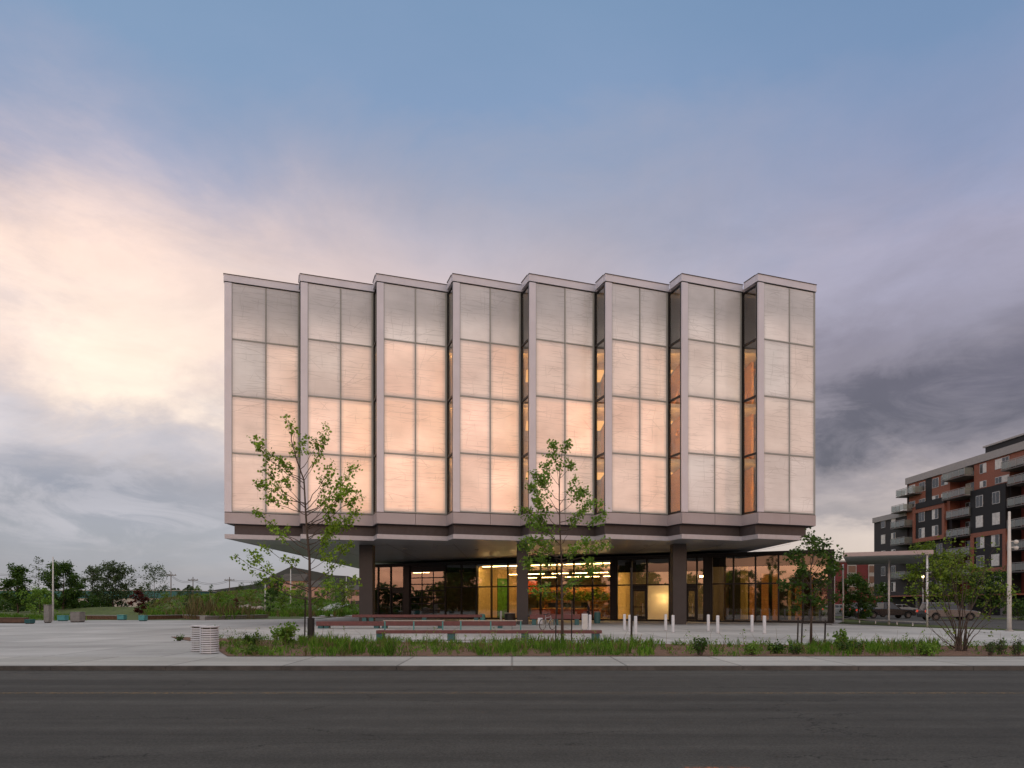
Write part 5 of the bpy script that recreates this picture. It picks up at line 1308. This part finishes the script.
tag(gd.build('tall_dry_grass', M['grassB']), 'tall tan feathery grasses in front of the mound', 'grass', kind='stuff'); tag(gb.build('meadow_grass', M['grassA']), 'rough green meadow grass around the mound', 'grass', kind='stuff')
rn = random.Random(15); pts = []
for i in range(7000):
    px = rn.uniform(-15, 112); Y = rn.uniform(125, 140); hm = 2.6 + 1.1*math.sin(px*.21) + .6*math.sin(px*.7)
    pts.append(Vector((X_(px, Y), Y, max(.1, hm*rn.random()**.6))))
tag(leaves('park_thicket', M['leafC'], None, pts, .55, SH_OVAL, 16), 'low dark thicket behind the park trees on the far left', 'thicket', kind='stuff')
# distant woods as one mass
rn = random.Random(5); pts = []
for i in range(9000):
    px = rn.uniform(-60, 380) if rn.random() < .6 else rn.uniform(780, 1100); Y = rn.uniform(290, 340)
    hmax = 4.5 + 3.5*(.5+.5*math.sin(px*.11)) + 2*math.sin(px*.37)
    pts.append(Vector((X_(px, Y), Y, max(.3, hmax*rn.random()**.6))))
tag(leaves('distant_woods', M['woods'], None, pts, 2.0, SH_OVAL, 6), 'far low tree line along the horizon', 'woods', kind='stuff')
# right background trees
def rt(name, lab, px, py, pyt, wpx, leafm, n, ls, seed, **kw):
    Y = YG(py); return gen_tree(name, lab, 'tree', (X_(px, Y), Y, 0), Z_(pyt, Y), wpx/F*Y, leafm, n, ls, seed=seed, group='trees along the side street', **kw)
rt('street_tree', 'big dark rounded tree under the canopy roof', 858, 619.5, 573, 40, 'leafC', 4200, .22, 61, base=.03)
rt('street_tree', 'dark narrow tree against the charcoal wing', 884, 617, 580, 16, 'leafC', 900, .25, 62, base=.1)
rt('street_tree', 'lime green street tree before the apartment balconies', 925, 617.5, 540, 44, 'leafD', 3200, .24, 63, base=.3, gap=.1)
rt('street_tree', 'dark green street tree behind the tall lamp post', 990, 619, 572, 46, 'leafC', 2400, .24, 64, base=.25)
rt('street_tree', 'broad green street tree before the middle balconies', 955, 618, 548, 50, 'leafD', 3200, .24, 65, base=.25, gap=.1)
rt('street_tree', 'small bush tree at the end of the parked cars', 1018, 620.5, 600, 26, 'leafC', 900, .2, 66, base=.05)
# trees across the street behind the photographer (mirrored in the ground floor glass; some added to darken it)
for i, (x, y, h) in enumerate(((-60, 40, 11.5), (-56, 33, 12.5), (-50, 27, 12), (-44, 21, 12.5), (-39, 14, 11), (-78, 56, 4.5), (-84, 50, 5.5), (-40, 8, 8.2), (-35, 2, 7.4), (-30, -5, 7.8), (-25, -10, 7.2), (-20, -14, 8), (-15, -19, 7.5), (-34, -14, 9), (-10, -26, 8), (4, -28, 7), (18, -32, 8.5))):
    gen_tree('roadside_tree', 'leafy tree across the street, out of view, mirrored to darken the ground floor glass', 'tree', (x, y, 0), h, h*.72, 'leafC', 6500 if h > 10 else (3500 if 7 < h < 8.5 and x < -12 else 1100), .55, seed=80+i, base=.04 if h > 7.1 else .2, group='trees across the street')
rn = random.Random(51); pts = []
for i in range(9000):
    g = rad(rn.uniform(-125, 40)); rr = rn.uniform(70, 84); x = math.sin(g)*rr*1.0; y = -math.cos(g)*rr*.55 + (14 if x < -20 else -6)
    if y > 0 and x > -y*.8 - 22: continue
    hm = 4.6 + 1.0*math.sin(g*14) + .7*math.sin(g*37+1)
    pts.append(Vector((x, y, max(.2, hm*rn.random()**.5))))
for i in range(3500):
    k = rn.random(); x = -62 - 24*k + rn.gauss(0, .8); y = 30 + 43*k + rn.gauss(0, .8)
    pts.append(Vector((x, y, max(.2, (4.3 + .9*math.sin(k*31) + .5*math.sin(k*83))*rn.random()**.5))))
tag(leaves('blocker_hedge', M['leafC'], None, pts, .95, SH_OVAL, 52), 'out of view leaf bank added to block the sky mirrored in the glass', 'hedge', kind='stuff')  # added leaf mass out of view, blocks low sky in the reflections

# ------------------------------------------------------------------ planting bed vegetation
gs = 'shrubs in the planting bed'
def sb(lab, px, py, pyt, wpx, leafm, n, ls, seed, shape=SH_OVAL):
    Y = YG(py); return shrub('shrub', lab, 'shrub', (X_(px, Y), Y, .02), Z_(pyt, Y), wpx/F*Y, leafm, n, ls, seed, gs, shape)
sb('round dark green shrub left of the larger leafy shrub', 252, 646, 632, 20, 'leafC', 420, .09, 91)
sb('leafy shrub with large leaves left of the tall maple', 285, 645, 621, 27, 'leafB', 420, .13, 92, SH_MAPLE)
sb('upright dark shrub alone on the mulch before the entrance', 700, 656, 634, 15, 'leafC', 380, .08, 93)
sb('leafy light shrub right of the small dense tree', 841, 651, 626, 14, 'leafB', 260, .10, 94, SH_MAPLE)
sb('broad low shrub at the foot of the light shrub', 850, 654, 640, 24, 'leafC', 500, .08, 95)
sb('bright low mound of foliage before the right bollards', 752, 655.5, 641, 15, 'leafB', 300, .08, 96)
sb('dark low mound of foliage before the right glass wall', 776, 654, 642, 18, 'leafC', 380, .08, 97)
sb('small dark shrub left of the three stakes', 795, 655, 644, 12, 'leafC', 260, .07, 98)
sb('rounded green shrub left of the multi-stemmed tree', 924, 656, 641, 18, 'leafB', 420, .08, 99)
sb('wispy upright plant right of the multi-stemmed tree', 1000, 655, 637, 12, 'leafE', 160, .07, 100)
sb('wispy grey plant left of the lamp post', 990, 656, 640, 10, 'leafE', 140, .07, 101)
sb('wispy plant at the right edge of the picture', 1017, 656, 638, 12, 'leafE', 160, .07, 102)
sb('small green plant in front of the round dark shrub', 252, 655, 646, 10, 'leafC', 180, .06, 103)
sb('small dark plant at the left tip of the bed', 179, 641, 636, 9, 'leafC', 160, .07, 104)
rn = random.Random(8); ga = MB(); gdry = MB()
def dens(px):
    if px < 226: return .12
    if px < 300: return .35
    if px < 395: return .95
    if px < 478: return .45
    if px < 655: return 1.0
    if px < 745: return .22
    if px < 810: return .45
    if px < 938: return 1.0
    if px < 985: return .12
    return .35
cnt = 0
for i in range(5200):
    Y = rn.uniform(21.05, 32); x = rn.uniform(-17, 23)
    if not inbed(x, Y): continue
    px = 512 + x/Y*F; dd = dens(px)*(.55 + .9*(math.sin(x*1.7+Y)*.5+.5))
    if px > 940: dd = dens(px)
    if rn.random() > dd: continue
    hh = rn.uniform(.14, .42)*(1.15 if dd > .8 else .8)*(.65 + .6*(.5+.5*math.sin(x*1.1)*math.cos(Y*1.9+x)))
    if 810 < px < 938: hh = rn.uniform(.2, .42)
    tuft(ga if rn.random() < .86 else gdry, x, Y, .015, 9, hh, .16, rn, .009); cnt += 1
cov = []; stems = MB()
for i in range(900):
    Y = rn.uniform(21.05, 31); x = rn.uniform(-17, 23)
    if not inbed(x, Y): continue
    k = math.sin(x*.9+2)*math.cos(Y*1.3+x*.4)
    if k < .25 or rn.random() > .8: continue
    h_ = rn.uniform(.08, .3)
    for _ in range(22): cov.append(Vector((x+rn.gauss(0, .13), Y+rn.gauss(0, .13), .02+h_*rn.random())))
for i in range(420):
    Y = rn.uniform(21.05, 31); x = rn.uniform(-17, 23)
    if inbed(x, Y):
        hh = rn.uniform(.3, .75); q = [(x, Y, 0), (x+rn.gauss(0, .05), Y, hh*.6), (x+rn.gauss(0, .12), Y+rn.gauss(0, .08), hh)]; stems.tube(q, [.006, .005, .003], 3, False)
        if rn.random() < .5:
            for _ in range(10): cov.append(Vector(q[2]) + Vector((rn.gauss(0, .04), rn.gauss(0, .04), rn.uniform(-.25, .02))))
tag(stems.build('dead_stems', M['grassB']), 'thin dry stems standing in the planting bed', 'stems', kind='stuff')
tag(leaves('ground_cover', M['leafB'], None, cov, .065, SH_OVAL, 19), 'low broad leaved plants between the grasses', 'ground cover', kind='stuff')
tag(ga.build('bed_grass', M['grassA']), 'bright green ornamental grass filling the planting bed', 'grass', kind='stuff')
tag(gdry.build('dry_bed_grass', M['grassB']), 'dry tan grass blades scattered in the planting bed', 'grass', kind='stuff')

# ------------------------------------------------------------------ camera, render
cd = bpy.data.cameras.new('camera'); cd.sensor_width = 36; cd.lens = 36*F/1024; cd.shift_y = (HZ-384)/1024; cd.clip_end = 6000; cd.clip_start = .1
co = bpy.data.objects.new('camera', cd); COL.objects.link(co); co.location = (0, 0, EYE); co.rotation_euler = (math.pi/2, 0, 0); SC.camera = co
SC.render.resolution_x = 1024; SC.render.resolution_y = 768
SC.view_settings.view_transform = 'Standard'; SC.view_settings.look = 'None'; SC.view_settings.exposure = 0
SC.render.engine = 'CYCLES'; SC.cycles.use_denoising = True
try: SC.cycles.denoiser = 'OPENIMAGEDENOISE'
except Exception: pass
SC.cycles.max_bounces = 6; SC.cycles.transparent_max_bounces = 12; SC.cycles.diffuse_bounces = 3; SC.cycles.glossy_bounces = 4
SC.cycles.caustics_reflective = False; SC.cycles.caustics_refractive = False; SC.cycles.sample_clamp_indirect = 3.0
